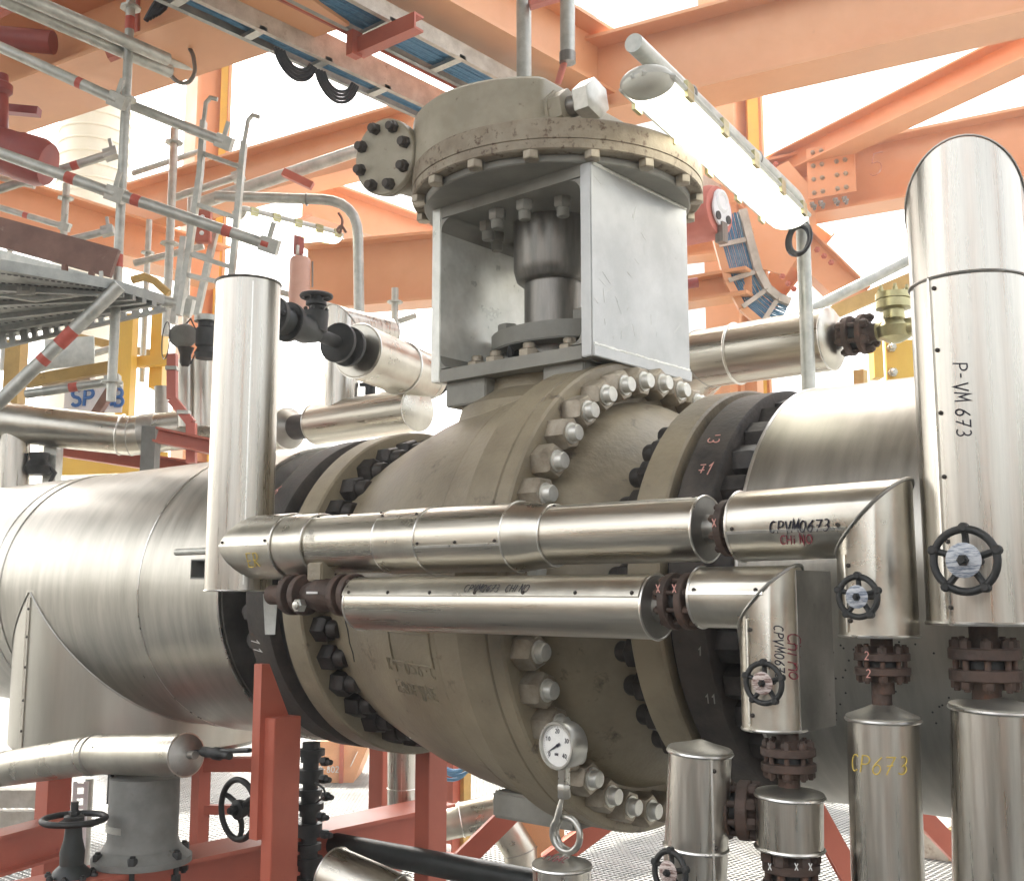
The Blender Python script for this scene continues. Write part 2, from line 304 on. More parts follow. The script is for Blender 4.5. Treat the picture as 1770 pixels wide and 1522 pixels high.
def handwheel(name, label, c, axis, R, rim, m='blackiron', nsp=5, tagm='tagplate', stem=.1, group=None, bumps=True, flat=False, a0=.3):
    ax = V(axis).normalized(); c = V(c); u, v, w = fr(ax)
    T = thing(name, label, 'handwheel', c-V((0, 0, R)), group)
    mb = MB().torus(c, ax, R-rim, rim, 40, 10)
    if bumps:
        for p in ringpts(c, ax, R-rim*.6, nsp, a0): mb.lathe(p-ax*rim*1.2, ax, [(0, rim*.8), (rim*.4, rim*1.25), (rim*2, rim*1.25), (rim*2.4, rim*.8)], 10)
    mb.build('rim', m, T)
    for i in range(nsp):
        a = a0+2*pi*i/nsp; d = u*cos(a)+v*sin(a)
        MB().tube([c+d*R*.18-ax*R*.02, c+d*R*.45-ax*R*.12, c+d*R*.7-ax*R*.1, c+d*(R-rim)], [rim*1.1, rim*.9, rim*.85, rim*.9], 8).build('spoke', m, T)
    MB().lathe(c-ax*R*.25, ax, [(0, R*.24), (R*.2, R*.3), (R*.33, R*.3), (R*.36, R*.26)], 20).build('hub', m, T)
    if tagm: MB().lathe(c+ax*R*.112, ax, [(0, R*.50), (R*.03, R*.50), (R*.035, R*.48)], 28).build('tag_plate', tagm, T)
    MB().nut(c+ax*R*.13, ax, R*.17, R*.13, .6, .9).build('stem_nut', m, T)
    if stem: MB().cyl(c-ax*stem, c-ax*R*.2, R*.13, 12).build('stem', m, T)
    return T
class screws:                                        # a row of sheet-metal screws, each a part of its own
    def __init__(s, mb, pts, ax, r=.0035): s.pts, s.ax, s.r = pts, V(ax), r
    def build(s, name, m, parent):
        r = s.r; o = local_part('screw', lambda mb: mb.lathe(-s.ax*.002, s.ax, [(0, r*1.3), (.003, r*1.3), (.005, r), (.0062, r*.6)], 8), m, parent); scatter(o, s.pts)
# ================================================================== the setting
FLOOR = 0.
mb = MB()
x = -17.
while x < 3.5: mb.box((x, 9.2, -.016), (.005, 17.6, .032)); x += .034
y = .5
while y < 18: mb.box((-6.75, y, -.006), (20.5, .006, .010)); y += .038
struct(mb, 'floor', 'grating')
struct(MB().box((0, 0, -4.1), (120, 120, .2)), 'ground', 'concrete')
# ================================================================== main line
AX_Y, AX_Z = 2.9, 1.5
ex = V((1, 0, 0)); ez = V((0, 0, 1)); ey = V((0, 1, 0))
def A(x, y=AX_Y, z=AX_Z): return V((x, y, z))
# ---- left insulated main pipe with its branch
RL = .572; XB = -4.77
T = thing('insulated_main_pipe', 'fat satin metal-clad pipe left of the big valve, with a branch going down', 'pipe', A(-4.8, z=.93))
for x0, x1, rr in ((-8.2, -6.2, RL), (-6.2, -5.06, RL+.003), (-5.06, -3.975, RL-.001), (-3.975, -3.37, RL+.003)):
    MB().lathe(A(x0), ex, [(0, .5), (0, rr), (x1-x0-.004, rr), (x1-x0, rr-.003), (x1-x0, .5)], 128).build('cladding', 'clad_big', T, 30)
MB().lathe(A(-3.38), ex, [(0, .56), (.015, .555), (.016, .31), (.04, .31)], 96).build('end_disc', 'clad_dull', T)
xr = [-3.99, -5.09, -6.2]
xr[0] = (cylX(249, 1010, RL)+cylX(362, 805, RL))/2; xr[1] = (cylX(0, 963, RL)+cylX(70, 855, RL))/2
for i, xx in enumerate(xr):
    MB().torus(A(xx), ex, RL+.002, .0042, 96, 6).build('seam_bead', 'bead', T)
MB().torus(A(-3.37), ex, RL-.002, .006, 96, 6).build('end_bead', 'bead', T)
br = MB().lathe((XB, AX_Y, .80), ez, [(0, .2), (.0, RL-.02), (.02, RL), (.7, RL)], 128).build('branch', 'clad_branch', T)
for s in (-1, 1):
    pts = [V((XB+s*RL*sin(a), AX_Y-RL*cos(a), AX_Z-RL*sin(a))) for a in [radians(1+i*4) for i in range(23)]]
    MB().tube(pts, .005, 6).build('mitre_bead', 'clad_dull', T)
sm = MB(); sm.box((XB, AX_Y-RL-.002, 1.14), (.03, .006, .66))
sm.build('seam_strip', 'clad_z', br)
screws(MB(), [(XB+.006, AX_Y-RL-.005, z) for z in (1.42, 1.3, 1.17, 1.03, .9)], -ey, .005).build('screws', 'darksteel', br)
# small scuffs: short dark scratches along the belly as in the photo
mb = MB()
for i in range(26):
    px, py = random.uniform(240, 380), random.uniform(1120, 1215)
    x0 = cylX(px, py, RL); r = ray(px, py); p = EYE+r*((x0-EYE.x)/r.x); n = V((0, p.y-AX_Y, p.z-AX_Z)).normalized(); tn = n.cross(ex)
    L = random.uniform(.004, .018); q = p+n*.0005; mb.tube([q, q+tn*L*.8+ex*L*.5], .0011, 4)
mb.build('scratches', 'cable', T)
# ---- right insulated main pipe
RR = .556
T = thing('insulated_main_pipe', 'fat satin metal-clad pipe at the right end of the valve behind the vertical pipes', 'pipe', A(.5, z=.94))
MB().lathe(A(-1.31), ex, [(0, .30), (0, RR-.012), (.005, RR), (3.6, RR)], 128).build('cladding', 'clad_big', T, 30)
MB().torus(A(-1.303), ex, RR-.001, .005, 96, 6).build('end_bead', 'bead', T)
mb = MB()
for i in range(40):
    px, py = random.uniform(1440, 1650), random.uniform(1105, 1250)
    x0 = cylX(px, py, RR); r = ray(px, py); p = EYE+r*((x0-EYE.x)/r.x); n = V((0, p.y-AX_Y, p.z-AX_Z)).normalized()
    mb.lathe(p-n*.001, n, [(0, .0028), (.002, .002)], 7)
mb.build('pits', 'cable', T)
# ---- dark line flanges (left and right), each with its studs
def line_flange(name, label, x0, x1, r, side):
    T = thing(name, label, 'flange', A((x0+x1)/2, z=AX_Z-r))
    L = x1-x0; MB().lathe(A(x0), ex, [(0, .3), (0, r-.008), (.006, r), (L-.006, r), (L, r-.008), (L, .3)], 112).build('flange_disc', 'darksteel', T)
    if side > 0: MB().lathe(A(x1), ex, [(0, .47), (.05, .40), (.09, .36), (.2, .34)], 64).build('weld_neck', 'darksteel', T)
    else: MB().lathe(A(x0), -ex, [(0, .47), (.05, .40), (.09, .36), (.2, .34)], 64).build('weld_neck', 'darksteel', T)
    return T
LF = line_flange('line_flange', 'wide rusty black flange between the left main pipe and the valve', -3.20, -3.075, .578, -1)
RF = line_flange('line_flange', 'wide rusty black flange with chalk marks between the valve and the right main pipe', -1.492, -1.385, .562, 1)
bolt_ring(RF, 'nut', A(-1.385), ex, .497, 32, .045, .062, 'boltdark', .07, None, .62, .75)
bolt_ring(LF, 'nut', A(-3.20), -ex, .512, 32, .045, .055, 'boltdark', .05, None, .62, .5)
MB().lathe(A(-3.076), ex, [(0, .535), (.07, .535)], 96).build('gasket_ring', 'blackiron', LF)
MB().lathe(A(-1.53), ex, [(0, .535), (.06, .535)], 96).build('gasket_ring', 'blackiron', RF)
def chalk(T, text, px, py, r, size=.045, m='pinkchalk', rot=0):
    x0 = cylX(px, py, r); rr = ray(px, py); p = EYE+rr*((x0-EYE.x)/rr.x); a0 = atan2(p.z-AX_Z, AX_Y-p.y)
    def fn(a, b):                                   # the writing stands across the rim
        aa = a0+(b if not rot else -a)/r; xx = x0+(a if not rot else b)
        return V((xx, AX_Y-(r+.001)*cos(aa), AX_Z+(r+.001)*sin(aa)))
    write(text, fn, size, .0016, 'chalk_mark', m, T)
chalk(RF, '3', 1226, 757, .562, .035, rot=1); chalk(RF, '-', 1227, 764, .562, .05); chalk(RF, '+1', 1203, 822, .562, .035, rot=0); chalk(RF, '-', 1203, 818, .562, .05)
chalk(RF, '1', 1208, 1132, .562, .020, 'clad_dull'); chalk(RF, '11', 1222, 1214, .562, .024, 'clad_dull')
chalk(LF, '11', 434, 1103, .578, .042, 'whitechalk', 1); chalk(LF, '6', 470, 855, .578, .04)
# ---- the valve
VX = -2.265
T = thing('ball_valve', 'huge beige-grey flanged ball valve with a gear operator on a bracket', 'valve', A(VX, z=.79))
body = MB().lathe(A(-2.90), ex, [(0, .30), (0, .492), (.05, .500), (.10, .517), (.23, .563), (.36, .603), (.50, .636), (.65, .660), (.76, .674), (.80, .684), (.815, .700), (.825, .712), (.828, .715), (.930, .715), (.935, .709)], 128).build('body_half', 'cast', T, 25)
MB().torus(A(-2.21), ex, .662, .004, 96, 6).build('cast_line', 'cast', body)
MB().lathe(A(-1.963), ex, [(0, .709), (.003, .716), (.046, .716), (.052, .709), (.0525, .603), (.0525, .588), (.09, .578), (.135, .555), (.20, .505), (.26, .463), (.30, .447), (.36, .440)], 128).build('closure_half', 'cast', T, 25)
MB().lathe(A(-1.970), ex, [(0, .700), (.01, .700)], 96).build('joint_gap', 'cable', T)
for nm, x0, x1, r in (('end_flange', -2.995, -2.893, .583), ('end_flange', -1.605, -1.508, .577)):
    f = MB().lathe(A(x0), ex, [(0, .3), (0, .43), (-.002, .435), (-.002, .56), (0, r-.006), (.006, r), (x1-x0-.006, r), (x1-x0, r-.006), (x1-x0, .3)], 112).build(nm, 'cast', T)
bolt_ring(T, 'body_nut', A(-1.911), ex, .645, 38, .050, .060, 'nut', .085, None, None)
pts = ringpts(A(-1.851), ex, .645, 38, .085)
o = local_part('stud_end', lambda m: m.lathe((0, 0, 0), ex, [(-.002, .031), (.003, .031), (.0035, .024), (.022, .024), (.026, .021)], 16), 'nut_end', T); scatter(o, pts)
bolt_ring(T, 'line_nut', A(-2.893), ex, .512, 32, .046, .060, 'boltdark', .05, None, .66, .75)
bolt_ring(T, 'line_nut', A(-1.605), -ex, .50, 32, .045, .058, 'boltdark', .07, None, .62, .65)
# cast plate and lettering on the belly
def body_fn(px, py, r):
    x0 = cylX(px, py, r); rr = ray(px, py); p = EYE+rr*((x0-EYE.x)/rr.x); a0 = atan2(p.z-AX_Z, AX_Y-p.y)
    def fn(a, b):
        xx = x0+a; aa = a0+b/r; t = xx+2.90
        pr = [(0, .492), (.05, .500), (.10, .517), (.23, .563), (.36, .603), (.50, .636), (.65, .660), (.76, .674)]; q = pr[-1][1]
        for (u0, r0), (u1, r1) in zip(pr, pr[1:]):
            if u0 <= t <= u1: q = r0+(r1-r0)*(t-u0)/(u1-u0); break
        return V((xx, AX_Y-(q+.001)*cos(aa), AX_Z+(q+.001)*sin(aa)))
    return fn
write('K9-056-C', body_fn(685, 1148, .59), .036, .0024, 'cast_lettering', 'cast', body, 0, .01, .86)
write('ERDFWAE', body_fn(702, 1182, .59), .036, .0024, 'cast_lettering', 'cast', body, 0, .01, .82)
fn = body_fn(695, 1132, .59); mb = MB(); c = [fn(0, 0), fn(.1, 0), fn(.2, 0), fn(.2, .04), fn(.2, .085), fn(.1, .085), fn(0, .085), fn(0, .04), fn(0, 0)]; mb.tube(c, .004, 6); mb.build('cast_frame', 'cast', body)
# crack of dripped paint below the small valve
fn = body_fn(610, 1056, .51); MB().tube([fn(0, 0), fn(.004, -.03), fn(.012, -.05), fn(.008, -.09), fn(.014, -.12), fn(.004, -.15)], .0022, 5).build('drip_mark', 'cable', body)
# lug under the body and shoulders under the bracket
MB().prism([(-.16, -.03), (.16, -.03), (.16, .05), (-.16, .05)], A(-2.16, 2.62, .84), ex, ez, -.3).build('foot_lug', 'cast_grey', T, bevel=.008)
# bracket (yoke box): open to the front and back
BX0, BX1, BY0, BY1, BZ0, BZ1, PT = -2.583, -1.905, 2.60, 3.155, 2.195, 2.800, .042
cx = (BX0+BX1)/2
B = MB()
B.box((BX0+PT/2, (BY0+BY1)/2, (BZ0+BZ1)/2), (PT, BY1-BY0, BZ1-BZ0)); B.build('bracket_side', 'silver_lit', T, bevel=.003)
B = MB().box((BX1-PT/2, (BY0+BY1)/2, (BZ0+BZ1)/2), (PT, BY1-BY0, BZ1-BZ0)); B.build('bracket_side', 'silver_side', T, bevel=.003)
MB().box((cx, (BY0+BY1)/2, BZ0+PT/2-.004), (BX1-BX0-2*PT, BY1-BY0-.004, PT)).build('bracket_bottom', 'cast_grey', T)
MB().box((cx, (BY0+BY1)/2, BZ1-PT/2+.004), (BX1-BX0-2*PT, BY1-BY0-.004, PT)).build('bracket_top', 'cast_grey', T)
for sx in (-1, 1):
    for sz_ in (-1, 1):
        o = V((cx+sx*((BX1-BX0)/2-PT), BY0+.003, (BZ0+BZ1)/2+sz_*((BZ1-BZ0)/2-PT)))
        poly = [(0, 0)]+[(-sx*.045*(1-sin(t)), -sz_*.045*(1-cos(t))) for t in [i*pi/12 for i in range(7)]]
        MB().prism(poly, o, ex, ez, -(BY1-BY0-.006)).build('corner_fillet', 'cast_grey', T)
for zz, yy in ((BZ0+.036, None), (BZ1-.004, None)):
    n = 60; MB().tube([V((BX1+.001, BY0+.006+(BY1-BY0-.012)*k/n, zz+random.uniform(-.001, .001))) for k in range(n+1)], [random.uniform(.0035, .0062) for k in range(n+1)], 7).build('weld_seam', 'silver_lit', T)
MB().box((BX1+.0035, (BY0+BY1)/2, BZ0+.016), (.007, BY1-BY0, .034)).build('edge_bar', 'silver_side', T, bevel=.002)
random.seed(11); mb = MB()
for k in range(34):
    y, z = random.uniform(BY0+.03, BY1-.03), random.uniform(BZ0+.06, BZ1-.05); a = random.uniform(-1.2, 1.2)+pi/2; L = random.uniform(.008, .05); mb.tube([V((BX1+.0003, y, z)), V((BX1+.0003, y+cos(a)*L, z+sin(a)*L))], random.uniform(.0002, .0005), 4)
mb.build('scratches', 'nut_end', T)
for xx, w in ((-2.09, .16), (-2.43, .18)):
    MB().box((xx+.05 if xx > -2.2 else xx-.02, 2.715, 2.150), (w, .17, .082)).build('bracket_lug', 'cast_grey', T, bevel=.004)
MB().lathe((VX, AX_Y, 2.0), ez, [(0, .36), (.10, .33), (.15, .25), (.19, .24)], 48).build('stem_housing', 'cast', T)
# stem, coupling and gland inside the bracket
SX = -2.287
stem = MB().lathe((SX, AX_Y, 2.22), ez, [(0, .095), (.07, .095), (.07, .102), (.34, .102)], 48).build('stem', 'shaft', T)
MB().lathe((SX, AX_Y, 2.555), ez, [(-.01, .115), (.0, .128), (.04, .139), (.26, .139)], 48).build('coupling', 'shaft', T)
gl = MB().prism([(.235*cos(a)*(1 if abs(cos(a)) > .5 else 1), .15*sin(a)) for a in [i*2*pi/32 for i in range(32)]], (SX, AX_Y-.02, 2.315), ex, ey, .062).build('gland_plate', 'cast_grey', T, bevel=.004)
for dx in (-.165, .165):
    MB().cyl((SX+dx, AX_Y-.05, 2.24), (SX+dx, AX_Y-.05, 2.42), .022, 14).build('gland_stud', 'shaft', T); MB().nut((SX+dx, AX_Y-.05, 2.378), ez, .038, .042, None).build('gland_nut', 'cast_grey', T)
bp = [(-2.46, 2.70), (-2.36, 2.68), (-2.06, 2.69), (-2.50, 3.05), (-2.05, 3.04), (-2.2, 2.66)]
o = local_part('bracket_bolt', lambda m: m.nut((0, 0, 0), ez, .034, .034, .6, .6), 'nut', T); scatter(o, [V((a, b, 2.232)) for a, b in bp])
o = local_part('bracket_bolt', lambda m: m.nut((0, 0, 0), -ez, .030, .034, .7, .9), 'cast_grey', T); scatter(o, ringpts((VX, AX_Y, 2.762), ez, .245, 12, .2))
# black rag and grease blob on the bracket floor
mb = MB(); random.seed(3)
for i in range(16):
    p = V((-2.33+random.gauss(0, .03), 2.80+random.gauss(0, .02), 2.235+abs(random.gauss(0, .02)))); mb.lathe(p, (random.random()-.5, random.random()-.5, .6), [(0, .004), (.01, .016), (.03, .012), (.045, .002)], 6)
solo(mb, 'grease_lump', 'blackiron', 'black crusty lump of old grease lying inside the bracket box', 'grease')
# operator: plates, gear housing, side cover
OX, OY = -2.272, 2.9
low = MB().lathe((OX, OY, 2.800), ez, [(0, .40), (.0, .455), (.004, .46), (.022, .46), (.026, .455)], 96).build('adapter_plate', 'cast_grey', T)
mp_ = MB().lathe((OX, OY, 2.826), ez, [(0, .46), (0, .497), (.004, .502), (.030, .502), (.0305, .499), (.034, .499), (.0345, .503), (.092, .503), (.100, .497), (.1005, .46)], 128).build('gear_flange', 'rusty_rim', T)
o = local_part('flange_bolt', lambda m: m.nut((0, 0, 0), -ez, .026, .026, None), 'nut', T); scatter(o, ringpts((OX, OY, 2.826), ez, .480, 16, .11))
HX, HY, HR, FX = -2.35, 2.835, .40, -2.06
MB().lathe((HX, HY, 2.925), ez, [(0, HR), (.05, HR), (.06, HR-.01), (.061, 0)], 80).build('gear_base', 'gearbox', T)
poly = [(min(HX+HR*cos(2*pi*i/96), FX), HY+HR*sin(2*pi*i/96)) for i in range(96)]; pp = [poly[0]]
for q in poly[1:]:
    if (V(q)-V(pp[-1])).length > 1e-4 and not (abs(q[0]-FX) < 1e-6 and abs(pp[-1][0]-FX) < 1e-6 and abs(q[1]) < 0): pp.append(q)
mb = MB(); n = len(pp); z0, z1 = 2.935, 3.112; mb.add([(x, y, z0) for x, y in pp]+[(x, y, z1-.012) for x, y in pp]+[(HX+(x-HX)*.97, HY+(y-HY)*.97, z1) for x, y in pp], [tuple(range(n))[::-1], tuple(range(2*n, 3*n))]+[(k*n+i, k*n+(i+1) % n, (k+1)*n+(i+1) % n, (k+1)*n+i) for k in (0, 1) for i in range(n)]); mb.build('gear_housing', 'gearbox', T)
SY, SZ_ = 2.625, 3.01
MB().lathe((FX, SY, SZ_), ex, [(0, .068), (.012, .068), (.013, .060), (.060, .060), (.064, .052)], 6, (0, .3, 1)).build('lock_nut', 'gearbox', T)
MB().cyl((FX+.05, SY, SZ_), (FX+.12, SY, SZ_), .034, 20).build('stop_screw', 'shaft', T)
MB().lathe((FX+.105, SY, SZ_), ex, [(0, .055), (.008, .064), (.060, .064), (.064, .058)], 6, (0, .3, 1)).build('stop_screw_head', 'nut_end', T)
for dy in (.10, .22, .34): MB().nut((FX, SY+dy, SZ_-.01), ex, .022, .022, .6, .6).build('housing_bolt', 'nut', T)
# side cover with eight studs
cn = V((.10, -.985, -.10)).normalized(); cc = AY(663, 271, 2.47); cr = sz(66, cc)
MB().lathe(cc-cn*.30, cn, [(0, cr*.8), (.25, cr*.8), (.251, cr*.98), (.30-.026, cr), (.30-.024, cr*.96), (.30-.022, cr), (.30-.004, cr), (.30, cr*.97)], 64).build('side_cover', 'gearbox', T)
bolt_ring(T, 'cover_stud', cc, cn, cr*.80, 8, .021, .020, 'darksteel', .25, None, .72, .7)
MB().cyl(cc+V((.25, .12, -.06)), cc+V((.05, .25, 0)), .10, 24).build('worm_housing', 'gearbox', T)
# ================================================================== small-bore piping in front
def clad(name, label, path, r, m='clad', cat='pipe', seg=48, rim0=True, rim1=True, beads=(), lo=None):
    P = [V(p) for p in path]; base = min(P, key=lambda p: p.z)-V((0, 0, r)) if lo is None else V(lo)
    T = thing(name, label, cat, base)
    MB().tube(P, r, seg).build('cladding', m, T, 30)
    for flag, a, b in ((rim0, P[0], P[1]), (rim1, P[-1], P[-2])):
        if flag:
            d = (b-a).normalized(); MB().torus(a+d*.003, d, r, .0032, 48, 6).build('rim_bead', 'bead', T)
    for k in range(1, len(P)-1):
        d1 = (P[k]-P[k-1]).normalized(); d2 = (P[k+1]-P[k]).normalized(); nn = (d1+d2).normalized(); u, v, _ = fr(d1); pts = []
        for i in range(41):
            o = u*cos(2*pi*i/40)+v*sin(2*pi*i/40); pts.append(P[k]+(o+d1*(-(o.dot(nn))/max(.15, d1.dot(nn))))*(r+.0005))
        MB().tube(pts, .0032, 6).build('mitre_bead', 'clad_dull', T)
    for p, d in beads: MB().torus(p, d, r+.0005, .0026, 48, 6).build('seam_bead', 'bead', T)
    return T
def strip_x(T, x0, x1, y, z, r, ang, n, w=.0022, name='lap_edge'):      # lap seam along a pipe lying along X with its screws
    a = radians(ang); c = V((0, -cos(a), sin(a))); tn = V((0, sin(a), cos(a)))
    p = V((0, y, z))+c*(r+.0006)
    MB().box(p+ex*(x0+x1)/2, (x1-x0, .006, w*2), ex, tn).build(name, 'bead', T)
    screws(MB(), [V((x0+.015+(x1-x0-.03)*i/(n-1), y, z))+V((0, -cos(a+.10), sin(a+.10)))*(r+.001) for i in range(n)], V((0, -cos(a), sin(a))), .0032).build('screws', 'darksteel', T)
def strip_z(T, x, y, z0, z1, r, ang, n, name='lap_edge', side=.10):     # the same on an upright pipe; ang from -Y towards +X
    a = radians(ang); d = V((sin(a), -cos(a), 0)); tn = V((cos(a), sin(a), 0))
    MB().box(V((x, y, (z0+z1)/2))+d*(r+.0006), (.006, .004, z1-z0), d, tn).build(name, 'bead', T)
    if n: screws(MB(), [V((x, y, z0+.02+(z1-z0-.04)*i/max(1, n-1)))+V((sin(a+side), -cos(a+side), 0))*(r+.001) for i in range(n)], d, .0032).build('screws', 'darksteel', T)
# ---- left upright pipe and upper bypass
F7 = V((-2.79, 2.0, 0)); r7 = .099
zt, zb = AY(429, 489, 2.0).z, AY(411, 1022, 2.0).z
T7 = clad('insulated_riser', 'bright flat-topped upright metal-clad pipe at the left end of the bypass', [F7+ez*zt, F7+ez*zb], r7, 'clad_z', rim0=True)
MB().torus(F7+ez*(zt-.004), ez, r7+.001, .004, 48, 6).build('top_band', 'shaft', T7)
strip_z(T7, F7.x, F7.y, zb+.02, zt-.02, r7, 62, 0)
UZ = 1.626
T = thing('insulated_bypass', 'long upper metal-clad bypass pipe crossing in front of the valve', 'pipe', (-2., 2.0, UZ-.09))
def ux(px, py=940, r=.08): return cylX(px, py, r, 2.0, UZ)
xa, xb, xc, xd, xe, xf = ux(470), ux(520), ux(642), ux(715), ux(865), ux(925); xg = -1.176
MB().tube([(F7.x, 2.0, UZ), (xa, 2.0, UZ)], .094, 56).build('end_saddle', 'clad', T)
MB().tube([(xa, 2.0, UZ), (xb, 2.0, UZ)], .088, 56).build('collar', 'clad', T)
MB().tube([(xb, 2.0, UZ), (xc, 2.0, UZ)], .080, 56).build('cladding', 'clad_x', T)
MB().tube([(xc, 2.0, UZ), (xd, 2.0, UZ)], .0835, 56).build('cladding', 'clad', T)
MB().tube([(xd, 2.0, UZ), (xe, 2.0, UZ)], .082, 56).build('cladding', 'clad_x', T)
MB().tube([(xe, 2.0, UZ), (xf, 2.0, UZ)], [.0835, .0715], 56).build('reducer', 'clad', T)
MB().tube([(xf, 2.0, UZ), (xg, 2.0, UZ)], .068, 56).build('cladding', 'clad_x', T)
MB().lathe((xg, 2.0, UZ), ex, [(-.001, .0665), (.002, .066), (.004, .03), (.03, .028)], 40).build('end_cap', 'clad_dull', T)
for xx, r in ((xa, .0915), (xb, .085), (xc, .082), (xd, .083), (xe, .083), (xf, .0705), (xg, .0685)):
    MB().torus((xx, 2.0, UZ), ex, r, .0028, 48, 6).build('seam_bead', 'bead', T)
strip_x(T, F7.x+.03, xa, 2.0, UZ, .094, 2, 2); strip_x(T, xb, xc, 2.0, UZ, .080, 60, 3); strip_x(T, xc, xd, 2.0, UZ, .0835, 43, 2); strip_x(T, xd, xe, 2.0, UZ, .082, -14, 3); strip_x(T, xf, xg, 2.0, UZ, .068, 62, 2)
write('ER', cylx_fn(AY(428, 982, 1.92), 2.0, UZ, .094), .042, .0016, 'writing', 'yellowink', T)
write('N0', cylx_fn(AY(536, 926, 1.93), 2.0, UZ, .080), .014, .0006, 'writing', 'clad_dull', T); write('FIRE', cylx_fn(AY(532, 936, 1.93), 2.0, UZ, .080), .014, .0006, 'writing', 'clad_dull', T)
# stub bar and square bracket poking out behind the riser
p = AY(305, 954, 2.1); MB_ = MB().cyl(p, V((F7.x, 2.1, p.z)), sz(6, p), 12); solo(MB_, 'support_bar', 'galv', 'short round bar sticking out to the left of the bright left riser', 'bar')
p = AY(340, 983, 2.1); s = sz(34, p); mb = MB()
for k in (-1, 1): mb.box((p.x+s*.1, p.y+.15, p.z+k*s*.46), (s*1.3, .30, s*.08)); mb.box((p.x+s*.1+k*s*.61, p.y+.15, p.z), (s*.08, .30, s*.84))
mb.box((p.x+s*.1, p.y+.2, p.z), (s*1.1, .01, s*.8))
solo(mb, 'hollow_section', 'greycast', 'open end of a square tube just below the round bar beside the left riser', 'bracket')
FP = 'rusty flange joints of the small pipes'
fp1 = flange_pair('pipe_flange', 'rusty flange joint at the right end of the upper bypass', (-1.104, 2.0, UZ), ex, .058, .020, .016, 8, group=FP)
for s in (-1, 1): write('X', plane_fn((-1.104+s*.019-.006, 2.0-.0595, UZ+.0), ex, ez), .016, .0012, 'chalk_mark', 'pinkchalk', fp1, 0)
# ---- lower bypass
LY, LZ, lr = 1.95, 1.466, .067
x0, x1 = AY(626, 1045, LY).x, AY(1137, 1046, LY).x
T = thing('insulated_bypass', 'shorter lower metal-clad bypass pipe with a riveted bright lap and a scribbled number', 'pipe', (-1.7, LY, LZ-.07))
MB().tube([(x0, LY, LZ), (x1, LY, LZ)], lr, 56).build('cladding', 'clad_x', T)
MB().lathe((x1, LY, LZ), ex, [(-.001, lr-.002), (.002, lr-.003), (.003, .03), (.05, .028)], 40).build('end_cap', 'clad_dull', T)
a1 = radians(20); n = 10
mb = MB(); prof = [(LY-(lr+.004)*cos(radians(18+i*6)), LZ+(lr+.004)*sin(radians(18+i*6))) for i in range(10)]; prin = [(LY-(lr+.001)*cos(radians(18+i*6)), LZ+(lr+.001)*sin(radians(18+i*6))) for i in range(10)][::-1]
poly = prof+prin; nn = len(poly); mb.add([(x0-.004, y, z) for y, z in poly]+[(x1-.004, y, z) for y, z in poly], [(i, (i+1) % nn, nn+(i+1) % nn, nn+i) for i in range(nn)]+[tuple(range(nn))[::-1], tuple(range(nn, 2*nn))])
mb.build('cover_lap', 'clad', T)
c = V((0, -cos(radians(24)), sin(radians(24))))
screws(MB(), [V((x0+.02+(x1-x0-.04)*i/6, LY, LZ))+c*(lr+.004) for i in range(7)], c, .0035).build('screws', 'darksteel', T)
for xx in (x0, x1): MB().torus((xx, LY, LZ), ex, lr, .003, 48, 6).build('rim_bead', 'bead', T)
fnl = cylx_fn(AY(800, 1022, LY-lr), LY, LZ, lr+.004); write('CPVM0673  CHINO', fnl, .0185, .0009, 'writing', 'ink', T)
fp2 = flange_pair('pipe_flange', 'rusty flange joint at the right end of the lower bypass', (AY(1180, 1020, LY).x, LY, LZ+.012), ex, .058, .019, .018, 8, group=FP)
for s in (-1, 1): write('X', plane_fn((AY(1180, 1020, LY).x+s*.019-.006, LY-.0595, LZ+.03), ex, ez), .016, .0012, 'chalk_mark', 'pinkchalk', fp2, 0)
# small rusty valve at the left end of the lower bypass
vx = AY(550, 1025, LY).x
T = thing('small_gate_valve', 'little rusty flanged valve at the left end of the lower bypass', 'valve', (vx, LY, LZ-.06))
zc = 1.488; fxs = [AY(px, 1022, LY).x for px in (508, 527, 594, 612)]
for fx in fxs: MB().cyl((fx-.011, LY, zc), (fx+.011, LY, zc), .056, 26, .002).build('flange_disc', 'darkrust', T)
MB().tube([(AY(470, 1020, LY).x, LY, zc), (x0+.03, LY, zc)], .028, 18).build('pipe_stub', 'darkrust', T)
MB().lathe((fxs[1], LY, zc), ex, [(.01, .03), (.03, .036), (.07, .046), (fxs[2]-fxs[1]-.07, .046), (fxs[2]-fxs[1]-.03, .036), (fxs[2]-fxs[1]-.01, .03)], 22).build('valve_body', 'darkrust', T)
MB().box((vx+.01, LY, zc+.062), (.062, .05, .05)).build('bonnet', 'cast', T, bevel=.004); MB().cyl((vx+.01, LY, zc+.04), (vx+.01, LY, zc+.085), .016, 10).build('bonnet_bolt', 'darksteel', T)
MB().nut((vx-.01, LY-.046, zc-.028), -ey, .019, .02, .6, .3).build('drain_plug', 'steel', T)
MB().box((vx+.03, LY-.046, zc+.006), (.045, .002, .006)).build('flow_arrow', 'whitechalk', T)
for fx in (fxs[0], fxs[3]):
    s = -1 if fx == fxs[0] else 1; bolt_ring(T, 'stud_bolt', (fx+s*.011, LY, zc), ex*s, .043, 4, .010, .012, 'darkrust', pi/4)
MB().prism([(0, 0), (.045, 0), (.04, -.12), (.01, -.12)], AY(455, 1026, 2.05), (.8, .6, 0), ez, .003).build('hanging_tag', 'galv', T)
